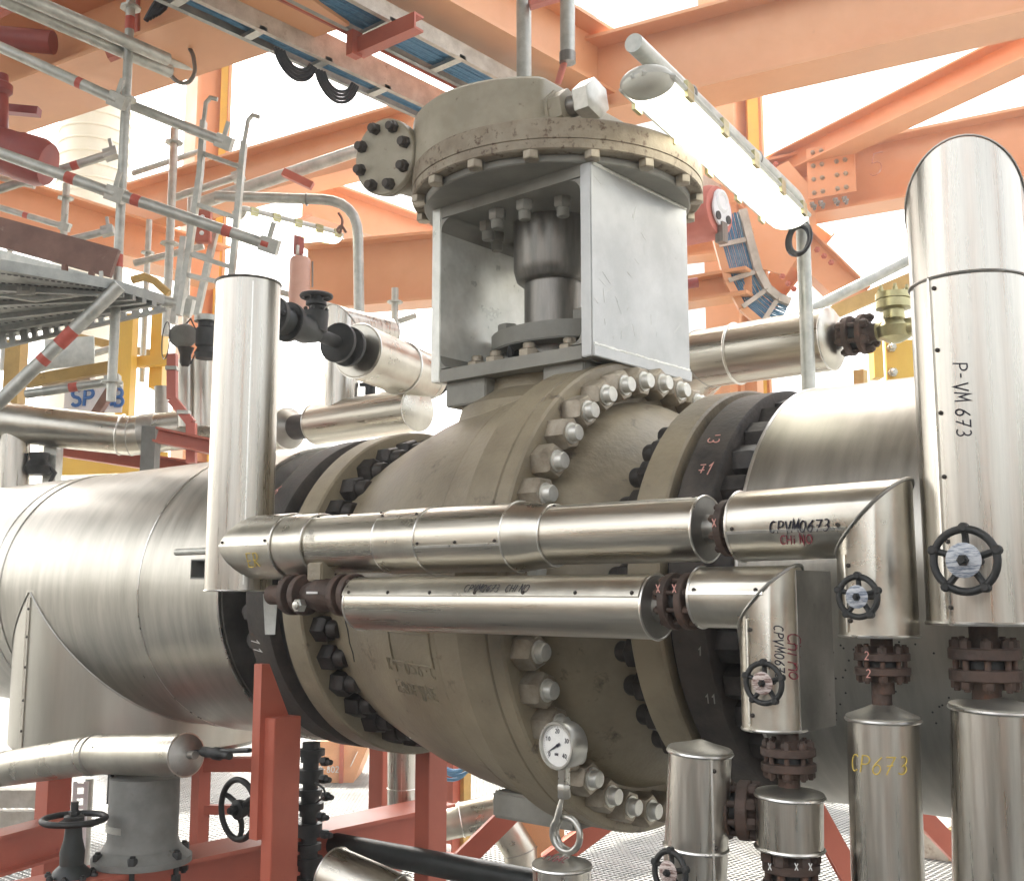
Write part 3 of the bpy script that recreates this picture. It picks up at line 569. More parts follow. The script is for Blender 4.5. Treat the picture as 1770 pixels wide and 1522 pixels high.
# ---- right upper elbow
E1 = V((-1.094, 2.0, 1.628)); rE = .0665
xe_ = AY(1520, 1100, 2.0).x; ze = AY(1520, 1100, 2.0).z; rv = .076
T = thing('insulated_elbow', 'metal-clad elbow with a black number, turning down beside the tallest pipe', 'pipe', (xe_, 2.0, ze))
MB().tube([E1, (xe_, 2.0, 1.632), (xe_, 2.0, ze)], .0705, 56).build('cladding', 'clad', T, 30)
u_, nn = None, (ex-ez).normalized(); pts = []
for i in range(41):
    a = 2*pi*i/40; o = V((0, cos(a), sin(a))); pts.append(V((xe_, 2.0, 1.632))+(o+ex*(-(o.dot(nn))/ex.dot(nn)))*.0712)
MB().tube(pts, .0036, 6).build('mitre_bead', 'clad_dull', T)
MB().torus(E1, ex, .0705, .003, 48, 6).build('rim_bead', 'bead', T); MB().torus((xe_, 2.0, ze+.002), ez, .0708, .003, 48, 6).build('rim_bead', 'bead', T)
strip_x(T, E1.x, AY(1462, 928, 1.93).x, 2.0, 1.63, .0705, -14, 2); strip_z(T, xe_, 2.0, ze+.01, 1.565, .0705, -26, 2)
write('CPVM0673', cylx_fn(AY(1330, 921, 1.93), 2.0, 1.63, .0705), .021, .0014, 'writing', 'ink', T); write('CHiNO', cylx_fn(AY(1345, 948, 1.93), 2.0, 1.63, .0705), .018, .0013, 'writing', 'redink', T)
HW = 'small spoked handwheels facing the viewer'
handwheel('handwheel', 'small spoked handwheel in front of the upper right elbow', AY(1483, 1031, 1.87), -ey, sz(40, AY(1483, 1031, 1.87)), .0055, 'blackiron', 5, 'tagblue', .09, HW)
def stack(px, ytop, ybot, Yp, rpx, label, m='darkrust', n=8):
    pt, pb = AY(px, ytop, Yp), AY(px, ybot, Yp); c = V((pb.x, Yp, (pt.z+pb.z)/2)); h = pt.z-pb.z; R = sz(rpx, c)
    return flange_pair('pipe_flange', label, c, ez, R, h*.20, h*.10, n, m, R*.17, FP, .4, 1.3)
fs = stack(1527, 1108, 1185, 2.0, 47, 'rusty flange joint under the upper right elbow'); c = AY(1527, 1150, 2.0)
write('2', plane_fn(c+V((-.01, -.0585, .014)), ex, ez), .014, .001, 'chalk_mark', 'pinkchalk', fs, 0); write('2', plane_fn(c+V((-.008, -.0585, -.018)), ex, ez), .014, .001, 'chalk_mark', 'pinkchalk', fs, 0)
def can(name, label, px, yrim, ybot, Yp, rpx, apex, m='clad_z', text=None, lean=0., bead=None, rim_b=False):
    p = AY(px, yrim, Yp); q = AY(px+lean, ybot, Yp); r = sz(rpx, p); ax = p-q; T = thing(name, label, 'pipe', q)
    MB().tube([q, p], r, 48).build('cladding', m, T); h = sz(yrim-apex, p)
    MB().lathe(p, ax, [(-.004, r*1.035), (.003, r*1.035), (.005, r*1.0), (h*.55, r*.55), (h*.95, r*.12), (h, r*.02)], 48).build('conical_lid', 'lidalu', T)
    MB().torus(p-ax.normalized()*.003, ax, r*1.02, .0035, 48, 6).build('lid_bead', 'bead', T)
    if bead: MB().torus(AY(px+lean*.6, bead, Yp), ax, r*1.005, .0035, 48, 6).build('seam_bead', 'bead', T)
    if rim_b: MB().torus(q, ax, r*1.01, .0035, 48, 6).build('rim_bead', 'bead', T)
    return T, p, q, r
T, p, q, r = can('insulated_riser', 'metal-clad upright pipe with faint yellow figures, second from the right edge', 1526, 1240, 1640, 2.0, 60, 1212, lean=12)
MB().cyl(p, p+ez*.075, .018, 14).build('stem_pipe', 'darkrust', T)
write('CP673', cylz_fn(AY(1472, 1330, 1.95), p.x, 2.0, r), .030, .0013, 'writing', 'yellowink', T)
# ---- tall right pipe turning away at the top
t0 = AY(1708, 1078, 2.05); r1 = sz(100, t0); zc = AY(1690, 226, 2.05-r1).z-r1
T = thing('insulated_riser', 'tallest metal-clad upright pipe at the right edge, turning away over the main pipe', 'pipe', t0)
zj = AY(1600, 492, 2.05-r1*.6).z
MB().tube([t0, (t0.x, 2.05, zc), (t0.x-.33*1.6, 2.05+.944*1.6, zc+.02)], r1, 64).build('cladding', 'clad_z', T, 30)
pts = [];
for i in range(49):
    a = 2*pi*i/48; o = V((cos(a), sin(a), 0)); nn = (ez+V((-.33, .944, 0))).normalized(); pts.append(V((t0.x, 2.05, zc))+(o+ez*(-(o.dot(nn))/ez.dot(nn)))*(r1+.001))
MB().tube(pts, .0022, 6).build('mitre_bead', 'clad_dull', T)
MB().torus(t0+ez*.002, ez, r1, .004, 56, 6).build('rim_bead', 'bead', T); MB().torus((t0.x, 2.05, zj), ez, r1+.0005, .0032, 56, 6).build('seam_bead', 'clad_dull', T)
strip_z(T, t0.x, 2.05, t0.z+.01, zj, r1, -22, 6)
write('P-VM 673', cylz_fn(AY(1648, 628, 1.95), t0.x, 2.05, r1, True), .024, .0013, 'writing', 'ink', T, .1)
p = AY(1668, 968, 1.875); handwheel('handwheel', 'largest spoked handwheel, on the tall pipe at the right edge', p, -ey, sz(61, p), .0068, 'blackiron', 5, 'tagblue', .12, HW)
stack(1706, 1090, 1205, 2.05, 60, 'rusty flange joint under the tallest pipe at the right edge')
MB_ = AY(1706, 1085, 2.05)
T, p, q, r = can('insulated_riser', 'metal-clad upright pipe at the right edge below the rusty flange joint', 1724, 1222, 1640, 2.05, 77, 1203, lean=8)
# ---- right lower elbow with its flat-sided valve box
x0 = AY(1215, 1030, LY).x; xbx = AY(1337, 1200, LY).x; zbt = AY(1337, 1260, LY).z; zel = AY(1300, 1032, LY).z
T = thing('insulated_elbow', 'lower right metal-clad elbow with a flat dark side and red and black scribbles', 'pipe', (xbx, LY, zbt))
rl = .0605
MB().tube([(x0, LY, zel), (xbx, LY, zel), (xbx, LY, zbt)], rl, 48).build('cladding', 'clad', T, 30)
nn = (ex-ez).normalized(); pts = []
for i in range(41):
    a = 2*pi*i/40; o = V((0, cos(a), sin(a))); pts.append(V((xbx, LY, zel))+(o+ex*(-(o.dot(nn))/ex.dot(nn)))*(rl+.0008))
MB().tube(pts, .0036, 6).build('mitre_bead', 'clad_dull', T)
poly = [(0, -rl+.004), (rl-.001, -rl+.004), (rl-.001, .12), (0, .12)]
zbx = AY(1400, 985, LY).z
MB().box((xbx+rl-.010, LY+.062, (zbt+zbx)/2), (.022, .15, zbx-zbt)).build('flat_side', 'clad_dull', T)
MB().torus((x0, LY, zel), ex, rl, .003, 48, 6).build('rim_bead', 'bead', T); MB().torus((xbx, LY, zbt+.002), ez, rl, .003, 48, 6).build('rim_bead', 'bead', T)
strip_x(T, x0, AY(1318, 1022, LY-rl).x, LY, zel, rl, 8, 2); strip_z(T, xbx, LY, zbt+.01, zel-.04, rl, -18, 2)
write('CPVM0673', cylz_fn(AY(1338, 1080, LY-rl), xbx, LY, rl, True), .017, .0012, 'writing', 'ink', T)
write('Chino', cylz_fn(AY(1357, 1092, LY-.03), xbx, LY, rl, True), .032, .0013, 'writing', 'redink', T, .18, .03, .56)
p = AY(1320, 1180, LY-.09); handwheel('handwheel', 'small spoked handwheel on the lower right elbow, above the short can', p, -ey, sz(39, p), .0052, 'blackiron', 5, 'tagplate', .08, HW)
stack(1364, 1270, 1352, LY, 47, 'rusty flange joint between the lower right elbow and the short can')
p = AY(1365, 1366, LY); q = AY(1367, 1466, LY)
T, p, q, r = can('insulated_can', 'short round metal-clad can between two rusty flange joints at lower right', 1365, 1372, 1464, LY, 57, 1355, rim_b=True)
MB().cyl(q-ez*.12, q, .017, 14).build('stem_pipe', 'darkrust', T)
c = AY(1368, 1512, LY); fs = flange_pair('pipe_flange', 'rusty flange with chalk crosses at the bottom edge below the short can', c, ez, sz(49, c), .018, .012, 6, 'darkrust', .014, FP)
for px in (1330, 1376, 1400): write('X', plane_fn(AY(px, 1502, LY-.05)+V((0, -.004, 0)), ex, ez), .012, .001, 'chalk_mark', 'whitechalk', fs, 0)
# ---- pipe with pointed lid, blind flange at its side
T, p, q, r = can('insulated_riser', 'metal-clad upright pipe with a pointed lid left of the short can', 1210, 1296, 1600, 1.9, 54, 1277, lean=-12, bead=1462)
strip_z(T, p.x, 1.9, q.z, p.z-.01, r, 50, 3)
c = AY(1272, 1398, 1.95); flange_pair('pipe_flange', 'upright rusty flange joint between the pointed-lid pipe and the short can', c, V((.95, .3, 0)), sz(50, c), .026, .008, 8, 'darkrust', .012, FP)
p = AY(1158, 1507, 1.80); handwheel('handwheel', 'half-cut-off handwheel at the bottom edge on the pointed-lid pipe', p, V((-.15, -1, .05)), sz(40, p), .0055, 'blackiron', 5, 'tagplate', .09, HW)
# ---- pressure gauge on its pigtail
gc = AY(962, 1288, 1.86); gr = sz(41, gc); ga = V((-.10, -1, .0)).normalized()
T = thing('pressure_gauge', 'round steel pressure gauge with a white dial on a pigtail tube below the valve', 'gauge', gc-ez*.2)
MB().lathe(gc+ga*-.048, ga, [(0, gr*.9), (.004, gr*.95), (.036, gr*.95), (.038, gr), (.048, gr), (.052, gr*.97), (.052, gr*.88), (.044, gr*.86)], 56).build('case', 'steel', T)
MB().lathe(gc, ga, [(-.004, gr*.87), (-.0035, gr*.87)], 48).build('dial', 'dial', T)
gu, gv, _ = fr(ga); gu = V((0, 0, 1)).cross(ga).normalized(); gv = ga.cross(gu); G0 = gc+ga*.0002-ga*.003
mb = MB()
for i in range(41):
    a = radians(225-270*i/40); d = gu*cos(a)+gv*sin(a); L = .10 if i % 10 == 0 else .05; mb.bar(G0+d*gr*(.80-L), G0+d*gr*.80, gr*.012, .0004, ga)
mb.build('dial_scale', 'ink', T)
for i, tx in enumerate(('0', '10', '20', '30', '40')):
    a = radians(225-270*i/4); d = gu*cos(a)+gv*sin(a); write(tx, plane_fn(G0+d*gr*.58-gu*gr*.12-gv*gr*.07, gu, gv), gr*.17, gr*.014, 'dial_figures', 'ink', T, 0, 0)
write('BAR', plane_fn(G0-gv*gr*.42-gu*gr*.16, gu, gv), gr*.10, gr*.010, 'dial_figures', 'ink', T, 0, 0)
a = radians(210); d = gu*cos(a)+gv*sin(a); MB().prism([(-gr*.18, -gr*.06), (-gr*.18, gr*.06), (gr*.72, .0)], G0+ga*.001, d, ga.cross(d), .0006).build('needle', 'ink', T); MB().lathe(G0, ga, [(0, gr*.07), (.003, gr*.05)], 16).build('needle_hub', 'ink', T)
gx, gy = gc.x-.004, gc.y+.03
MB().box((gx, gy, gc.z-gr-.016), (.02, .02, .045)).build('connector', 'steel', T, bevel=.002); MB().lathe((gx, gy, gc.z-gr-.062), ez, [(0, .012), (.003, .0145), (.028, .0145), (.031, .012)], 6).build('gland_nut', 'steel', T)
zb = AY(962, 1478, gy).z; zl = AY(970, 1440, gy).z; R = .034; loop = [V((gx, gy, gc.z-gr-.06))]; lc = V((gx+.006, gy, zl))
loop += [V((gx, gy, zl+R+.03))]+[lc+V((-R*sin(t), .012*t/(2*pi)-.006, R*cos(t))) for t in [radians(20+i*15) for i in range(24)]]+[V((gx+.006, gy+.01, zb))]
k = [V((gx, gy, gc.z-gr-.06)), V((gx, gy, zl+R+.045)), V((gx-.010, gy-.005, zl+R+.012))]+[lc+V((R*cos(t), .016*(i/33-.4), R*sin(t))) for i, t in enumerate([radians(128+i*15.) for i in range(34)])]+[V((gx+.008, gy-.006, zl-R-.010)), V((gx+.006, gy, zb-.02))]
MB().tube(k, .0072, 12).build('pigtail', 'steel', T)
T, p, q, r = can('insulated_riser', 'metal-clad pipe top under the gauge pigtail at the bottom edge', 971, 1494, 1640, gy, 50, 1474)
write('1104C', plane_fn(AY(938, 1494, gy-r*.55)+ez*.012, ex, V((0, .5, .3))), .016, .001, 'writing', 'redink', T)
# ================================================================== supports and fittings under the line
def vbox(name, m, label, cat, px, py0, py1, Yp, wx, wy, group=None, zb=None):     # upright box post; py1 its foot in the photo
    p = AY(px, py0, Yp); q = AY(px, py1, Yp); z1 = q.z if zb is None else zb
    return solo(MB().box((q.x, Yp, (p.z+z1)/2), (wx, wy, p.z-z1)), name, m, label, cat, group, bevel=.003)
p = AY(478, 1240, 2.25); T = thing('pipe_support', 'red steel support post with a saddle plate under the left flange of the valve', 'support', (p.x, 2.28, 0))
MB().box((p.x-.012, 2.285, p.z/2), (.055, .105, p.z)).build('post', 'red', T, bevel=.002)
pl = AY(443, 1150, 2.22); r_ = .60; poly = []
ytop = 2.22
for i in range(9):
    y = 2.24+.26*i/8; poly.append((y, AX_Z-sqrt(max(0, .592**2-(2.9-y)**2))-.0))
poly = [(2.215, AX_Z-.235), (2.245, AX_Z-.235)]+[q for q in poly if q[1] < AX_Z-.25 and q[0] < 2.36]+[(2.365, 1.02), (2.29, 1.0), (2.262, .9), (2.262, .72), (2.215, .72)]
mb = MB(); n = len(poly); X0 = AY(443, 1250, 2.215).x; mb.add([(X0-.02, a, b) for a, b in poly]+[(X0+.02, a, b) for a, b in poly], [tuple(range(n))[::-1], tuple(range(n, 2*n))]+[(i, (i+1) % n, n+(i+1) % n, n+i) for i in range(n)]); mb.build('saddle_plate', 'red', T)
p = AY(746, 1262, 3.1); T = thing('pipe_support', 'red steel post standing under the middle of the valve', 'support', (p.x, 3.1, 0)); MB().box((p.x, 3.1, p.z/2), (.075, .10, p.z)).build('post', 'red', T, bevel=.002); MB().box((p.x-.05, 3.1, p.z-.02), (.16, .12, .03)).build('head_plate', 'red', T)
vbox('pipe_support', 'red', 'narrow red steel post left of the thin metal-clad drop pipe under the valve', 'support', 657, 1270, 1470, 3.9, .10, .08, zb=0)
p, q = AY(696, 1255, 3.6), AY(696, 1450, 3.6); r = sz(26, p); T = clad('insulated_drop_pipe', 'thin metal-clad pipe hanging between two red posts under the valve', [p, q, q+V((.10, .16, -.10))], r, 'clad_z')
MB().torus(AY(696, 1361, 3.6), ez, r+.001, .003, 40, 6).build('seam_bead', 'bead', T); strip_z(T, p.x, 3.6, q.z, p.z-.02, r, 45, 0)
a, b = AY(545, 1452, 3.0), AY(960, 1532, 3.0); MB_ = MB().cyl(a, b, sz(19, a), 24); solo(MB_, 'drain_pipe', 'greenblack', 'dark green-black bare pipe lying low behind the red posts', 'pipe')
a = AY(575, 1512, 2.35); r = sz(48, a); T = clad('insulated_elbow', 'metal-clad bend at the bottom edge in front of the dark pipe', [a, a+V((.24, .03, -.045)), a+V((.46, .1, -.20))], r, 'clad_x'); MB().lathe(a, V((-1, -.12, .2)), [(0, r*.98), (.004, r*.9), (.005, 0)], 32).build('end_cap', 'clad_dull', T)
# dark drain valve tree below the left flange
p = AY(538, 1292, 2.78); r = sz(22, p); zf = AY(538, 1540, 2.78).z
T = thing('drain_valve', 'black column of stacked flanges and valve parts behind the red post', 'valve', (p.x, 2.78, zf)); prof = []; z = 0; H_ = p.z-zf; i = 0
while z < H_:
    rr = [1.0, 1.0, .62, .8, 1.08, .7, .95, .6][i % 8]*r; prof += [(z, rr), (z+H_/22, rr)]; z += H_/22+.001; i += 1
MB().lathe((p.x, 2.78, zf), ez, prof, 24).build('valve_body', 'blackiron', T)
for k, (dx, py) in enumerate(((26, 1315), (24, 1345), (28, 1375), (20, 1410), (26, 1440))):
    c = AY(538+dx-6, py, 2.70); MB().nut(c, ex, sz(8, c), sz(12, c), .6, .9).build('gland_bolt', 'blackiron', T)
mb = MB().tube([AY(545, 1352, 2.7), AY(560, 1362, 2.66), AY(562, 1375, 2.66), AY(548, 1385, 2.7)], .004, 6); mb.build('lever', 'blackiron', T)
p = AY(412, 1398, 2.46); T = handwheel('handwheel', 'upright black handwheel seen at a slant left of the red post', p, -ey, sz(55, p), .011, 'blackiron', 3, None, .25, None, False, a0=.6)
MB().lathe(p+ey*.05, ey, [(0, .035), (.05, .05), (.1, .05), (.12, .075), (.16, .075)], 18).build('valve_body', 'blackiron', T)
# horizontal-wheel valve at the lower left corner
p = AY(128, 1415, 1.9); T = handwheel('gate_valve', 'black gate valve with a flat-lying handwheel at the lower left corner', p, ez, sz(57, p), .010, 'blackiron', 3, None, 0, None, False); T['category'] = 'valve'
r = sz(22, p); zb = AY(128, 1540, 1.9).z
MB().cyl(p+ez*.01, p+ez*.055, .012, 12).build('spindle', 'blackiron', T); MB().lathe((p.x, p.y, zb), ez, [(0, r*2.1), (.035, r*2.1), (.036, r*1.5), (.06, r*1.4), (.08, r*.9), (p.z-zb-.10, r*.95), (p.z-zb-.06, r*.7), (p.z-zb-.01, r*.6)], 22).build('valve_body', 'greenblack', T)
bolt_ring(T, 'bonnet_bolt', (p.x, p.y, zb+.037), ez, r*1.75, 8, .012, .016, 'blackiron')
# small clad pipe at the left, its spigot, the grey spring can it stands on
a, b, c = AY(-60, 1338, 2.08), AY(168, 1303, 2.08), AY(322, 1304, 2.08); r = sz(33, b)
T = clad('insulated_pipe', 'small metal-clad pipe at the lower left with a cone-shaped end cap', [a, b, c], r, 'clad'); dcap = (c-b).normalized()
MB().lathe(c, dcap, [(0, r*.97), (.012, r*.55), (.02, r*.25), (.02, r*.2), (.05, r*.2)], 36).build('end_cap', 'clad_dull', T)
d1 = (b-a).normalized(); MB().torus(b-d1*.045, d1, r+.001, .003, 40, 6).build('seam_bead', 'bead', T)
strip_x(T, b.x+.06, c.x-.02, 2.08, b.z, r, 26, 3)
a = AY(336, 1299, 2.1); b = AY(432, 1296, 2.1); T = thing('drain_spindle', 'thin black screwed spindle pointing right from the small pipe end cap', 'spindle', a)
MB().tube([a, b], .008, 10).build('rod', 'blackiron', T); MB().lathe(AY(352, 1298, 2.1), ex, [(0, .016), (.06, .016), (.062, .02), (.09, .02), (.10, .013), (.14, .013)], 12).build('sleeve', 'blackiron', T)
p = AY(246, 1340, 2.15); q = AY(246, 1462, 2.15); r = sz(59, q); T = thing('spring_support', 'dull grey round support can with a bolted foot flange under the small pipe', 'support', q-ez*.05)
MB().lathe(q, ez, [(0, r*1.12), (.012, r*1.05), (.03, r), (p.z-q.z, r)], 48).build('can', 'greycast', T); MB().lathe(AY(246, 1425, 2.15), ez, [(-.012, r), (-.011, r*1.02), (.011, r*1.02), (.012, r)], 48).build('strap', 'galv', T)
MB().lathe(q-ez*.05, ez, [(0, r*1.42), (.02, r*1.42), (.022, r*1.36), (.05, r*1.1)], 48).build('foot_flange', 'greycast', T); bolt_ring(T, 'foot_bolt', q-ez*.028, ez, r*1.27, 6, .017, .022, 'blackiron', .3, both=.05)
MB().box((q.x-r*.74, q.y-r*.68, p.z-.03), (.022, .012, .12)).build('scale_slot', 'blackiron', T)
zt = q.z-.052; X0 = q.x
solo(MB().ibeam((X0, 1.2, zt-.11), (X0, 3.6, zt-.11), .22, .20, .014, .012), 'steel_beam', 'red', 'dark red floor-level beam carrying the grey support can', 'beam')
a = AH(-20, 1478, 4.6); b = AH(115, 1436, 5.0); solo(MB().ibeam(a, V((b.x, b.y, a.z)), .16, .12, .012, .01), 'steel_beam', 'red', 'short red beam at the left edge behind the flat-lying handwheel', 'beam')
p = AH(94, 1340, 5.1); solo(MB().box((p.x, p.y, p.z/2), (.11, .11, p.z)), 'steel_post', 'red', 'short red post at the left behind the small metal-clad pipe', 'post')
# red portal frame and pale slotted channel
T0 = AH(349, 1308, 5.1); T = thing('portal_frame', 'low orange-red frame with two rungs just right of the grey support can', 'frame', (T0.x, T0.y, 0))
MB().box((T0.x, T0.y, T0.z/2), (.06, .06, T0.z)).build('post', 'red', T); b = AH(440, 1316, 5.1); MB().bar(T0-ez*.03, V((b.x, b.y, T0.z-.03)), .06, .06).build('top_rail', 'red', T); c = AH(352, 1398, 5.1); d = AH(405, 1398, 5.1); MB().bar(c, V((d.x, d.y, c.z)), .04, .04).build('rung', 'red', T)
p = AH(140, 1350, 5.4); q = AH(140, 1470, 5.4); mb = MB(); w = sz(26, p)
for s in (-1, 1): mb.box((p.x+s*w*.36*RT.x, p.y+s*w*.36*RT.y, (p.z+q.z)/2), (w*.28, .004, p.z-q.z), RT, -FH)
z = q.z
while z < p.z: mb.box((p.x, p.y, z), (w*.46, .004, .02), RT, -FH); z += .05
solo(mb, 'slotted_channel', 'white', 'pale upright slotted channel behind the grey support can', 'channel')
p = AH(155, 1345, 5.6); solo(MB().cyl((p.x, p.y, 0), p, .02, 14), 'thin_post', 'galv', 'thin pale post beside the slotted channel at lower left', 'post')
for i, (y0, y1) in enumerate(((1378, 1388), (1415, 1428))):
    a = AH(-30, y0, 6.); b = AH(118, y1, 6.); solo(MB().bar(a, V((b.x, b.y, a.z)), .08, .09), 'floor_rail', 'tray_rail', ('upper', 'lower')[i]+' of two pale beige rails at the left edge near the floor', 'rail', 'pale rails near the floor')
# things standing on the floor beyond
p = AZ(590, 1352, 0); T = thing('steel_bin', 'orange steel skip with a slanted side and white markings standing beyond the valve', 'bin', p)
w = sz(46, p); h = sz(70, p)
mb = MB(); u = RT; v = FH; o = p
mb.prism([(-w*.95, 0), (w*.45, 0), (w*1.05, h), (-w*.95, h)], o, RT, ez, -.5).build('body', 'orange', T); MB().bar(o+RT*w*.0-FH*.012+ez*h*.0, o+RT*w*.0-FH*.012+ez*h, .03, .03, FH).build('rib', 'red', T)
write('R-8023', plane_fn(o-FH*.008-RT*w*.85+ez*h*.25, RT, ez), h*.14, .004, 'writing', 'whitechalk', T, 0); MB().bar(o-FH*.006+RT*w*.35+ez*h*.4, o-FH*.006+RT*w*.6+ez*h*.75, .004, .07, FH).build('sticker', 'whitechalk', T)
p = AH(790, 1305, 6.2); mb = MB()
for i in range(6): mb.torus(p+V((random.uniform(-.02, .02), random.uniform(-.05, .05), random.uniform(-.03, .03)))-FH*.03*i, FH+V((random.uniform(-.15, .15), 0, random.uniform(-.1, .1))), sz(27, p)+random.uniform(-.012, .012), .010, 40, 6)
solo(mb, 'hose_coil', 'hose', 'coil of blue hose hanging under the belly of the valve', 'hose')
for px, w, m, lab in ((783, .10, 'red', 'slim red post right behind the blue hose coil'), (802, .06, 'ochre', 'thin ochre post just right of the blue hose coil')):
    p = AH(px, 1230, 6.5); solo(MB().box((p.x, p.y, p.z/2), (w, w, p.z)), 'steel_post', m, lab, 'post')
p = AH(933, 1290, 5.9); solo(MB().ibeam((p.x, p.y, 0), p, .24, .24, .015, .012, FH), 'steel_column', 'orange', 'orange column standing behind the gauge pigtail', 'column')
a, b = AH(785, 1500, 5.2), AH(925, 1362, 5.2); solo(MB().bar(a, b, .09, .07, FH), 'steel_brace', 'red', 'red slanting brace left of the gauge pigtail', 'brace')
a, b = AH(945, 1492, 5.3), AH(1090, 1385, 5.3); solo(MB().bar(a, b, .09, .09, FH), 'steel_brace', 'red', 'red slanting brace right of the gauge pigtail', 'brace')
a, b, c, d = AH(740, 1428, 5.8), AH(858, 1402, 5.8), AH(900, 1470, 5.8), AH(905, 1560, 5.8); T = clad('insulated_elbow', 'metal-clad pipe low down under the valve, bending twice towards the floor', [a, b, c, d], sz(29, b), 'clad')
d1 = (b-a).normalized(); MB().torus(b-d1*.18, d1, sz(29, b)+.002, .004, 40, 6).build('seam_bead', 'bead', T)
a, b = AH(1405, 1395, 5.0), AH(1490, 1550, 5.0); solo(MB().ibeam(a, b, .09, .09, .01, .01, FH), 'steel_brace', 'red', 'red slanting brace between the short can and the riser with yellow figures', 'brace')
a, b = AH(1570, 1385, 5.6), AH(1680, 1500, 5.6); solo(MB().bar(a, b, .09, .08, FH), 'steel_brace', 'red', 'dark red slanting brace between the two right-hand risers near the floor', 'brace')
p = AZ(1615, 1470, 0); T = thing('wooden_block', 'beige block with an ochre end lying on the grating between the right-hand risers', 'block', p); MB().box(p+ez*.09, (.3, .4, .18)).build('body', 'tray_rail', T); MB().box(p+ez*.09+V((.2, -.05, 0)), (.1, .3, .17)).build('end_piece', 'ochre', T)
# ================================================================== pipes and valves behind the line
# right: clad pipe with a capped end, flange joint and brassy valve
Yb = 4.2; a, b = AY(1222, 618, Yb), AY(1438, 587, Yb); r = sz(55, b); zc = (a.z+b.z)/2+.0
T = clad('insulated_pipe', 'metal-clad pipe with a bright domed end behind the right of the bracket, elbow going down', [AY(1120, 735, Yb+.3), V((a.x, Yb, zc)), V((b.x, Yb, zc))], r, 'clad_x', rim0=False)
MB().torus(AY(1275, 607, Yb) if False else V((AY(1275, 607, Yb).x, Yb, zc)), ex, r+.001, .006, 48, 8).build('seam_bead', 'bead', T)
MB().lathe((b.x, Yb, zc), ex, [(0, r*.985), (.02, r*.8), (.03, r*.3), (.035, 0)], 40).build('end_cap', 'clad', T)
bx = b.x; fx = AY(1482, 575, Yb).x
MB().cyl((bx, Yb, zc), (fx+.3, Yb, zc), .035, 16).build('bare_pipe', 'darksteel', T)
flange_pair('pipe_flange', 'brown flange joint between the bright domed pipe end and the brassy valve', (fx, Yb, zc), ex, sz(35, V((fx, Yb, zc))), .024, .03, 6, 'darkrust', .018, FP)
p = AY(1546, 560, Yb); s = sz(30, p); T = thing('check_valve', 'squat brassy valve with a round bolted cover on top at the right', 'valve', (p.x, Yb, zc-s))
MB().lathe((p.x, Yb, zc-s*.8), ez, [(0, s*.3), (.02, s*.9), (s*.9, s*1.05), (s*1.4, s*.62), (s*1.9, s*.60), (s*2.0, s*1.0), (s*2.45, s*1.0), (s*2.46, s*.9), (s*2.52, s*.9), (s*2.54, s*1.0), (s*2.9, s*1.0)], 32).build('valve_body', 'brass', T)
MB().lathe((p.x-s*1.7, Yb, zc), ex, [(0, s*.45), (s*.8, s*.55), (s*2.6, s*.55), (s*3.4, s*.45)], 24).build('port', 'brass', T)
bolt_ring(T, 'cover_stud', (p.x, Yb, zc-s*.8+s*2.9), ez, s*.82, 6, s*.16, s*.2, 'brass', 0, None, .6, 1.)
p = AH(1545, 622, 6.4); T = thing('yellow_bracket', 'yellow steel bracket plate with two bolts below the brassy valve', 'bracket', p-ez*.3); w = sz(40, p)
MB().box(p+RT*.06, (w*1.6, .03, sz(70, p)), RT, -FH).build('plate', 'yellow', T); MB().box(p-RT*w*.9-FH*.05, (w*.4, .10, sz(72, p)), RT, -FH).build('edge_plate', 'yellow', T)
for dy in (.07, -.08): MB().nut(p+ez*dy-FH*.016-RT*.02, -FH, .028, .03, .6, .8).build('bolt', 'steel', T)
a, b = AH(1395, 538, 6.2), AH(1640, 414, 6.2); solo(MB().tube([a, b], sz(9.5, a), 14), 'handrail', 'galv', 'grey tube rail rising to the right behind the brassy valve', 'rail')
a, b = AH(1395, 560, 7.0), AH(1640, 455, 7.0); solo(MB().bar(a, b, .08, .085), 'stair_stringer', 'ochre', 'pale ochre bar rising to the right below the tube rail', 'rail')
for px, w, m, lab in ((1253, .17, 'orange', 'stub of orange post seen below the right clad pipe, left one'), (1303, .10, 'orange', 'thinner stub of orange post seen below the right clad pipe, right one'), (1487, .08, 'ochre', 'short ochre post below the domed pipe end at the right')):
    p = AH(px, 640, 8.2); solo(MB().box((p.x, p.y, p.z/2), (w, w, p.z)), 'steel_post', m, lab, 'post')
# left: tilted can, black valve, capped pipe, upright can
Yc = 3.95; a, b = AY(548, 728, Yc), AY(722, 712, Yc); zc = (a.z+b.z)/2; r = sz(39, b)
T = clad('insulated_pipe', 'metal-clad pipe with a bright round end just behind the left shoulder of the valve', [V((a.x, Yc, zc)), V((b.x, Yc, zc))], r, 'clad_x'); MB().lathe((b.x, Yc, zc), ex, [(0, r*.98), (.006, r*.9), (.008, 0)], 40).build('end_cap', 'clad', T)
MB().cyl((a.x-.25, Yc, zc), (a.x, Yc, zc), r*.62, 24).build('bare_pipe', 'darksteel', T)
q = AY(488, 735, Yc); r2 = sz(36, q); T = clad('insulated_pipe', 'stub of metal-clad pipe half hidden behind the bright left riser', [V((q.x-.5, Yc, zc)), V((q.x+.06, Yc, zc))], r2, 'clad'); MB().lathe((q.x+.06, Yc, zc), ex, [(0, r2*.97), (.05, r2*.65), (.06, r2*.6)], 32).build('end_cap', 'clad_dull', T)
p, q = AY(593, 560, Yc), AY(593, 716, Yc); r = sz(29, p); T = clad('insulated_riser', 'upright metal-clad pipe standing on the capped pipe behind the black valve', [V((p.x, Yc, zc)), p, p+V((.0, .35, .0))], r, 'clad_z', rim0=False); strip_z(T, p.x, Yc, zc, p.z-.05, r, -40, 3)
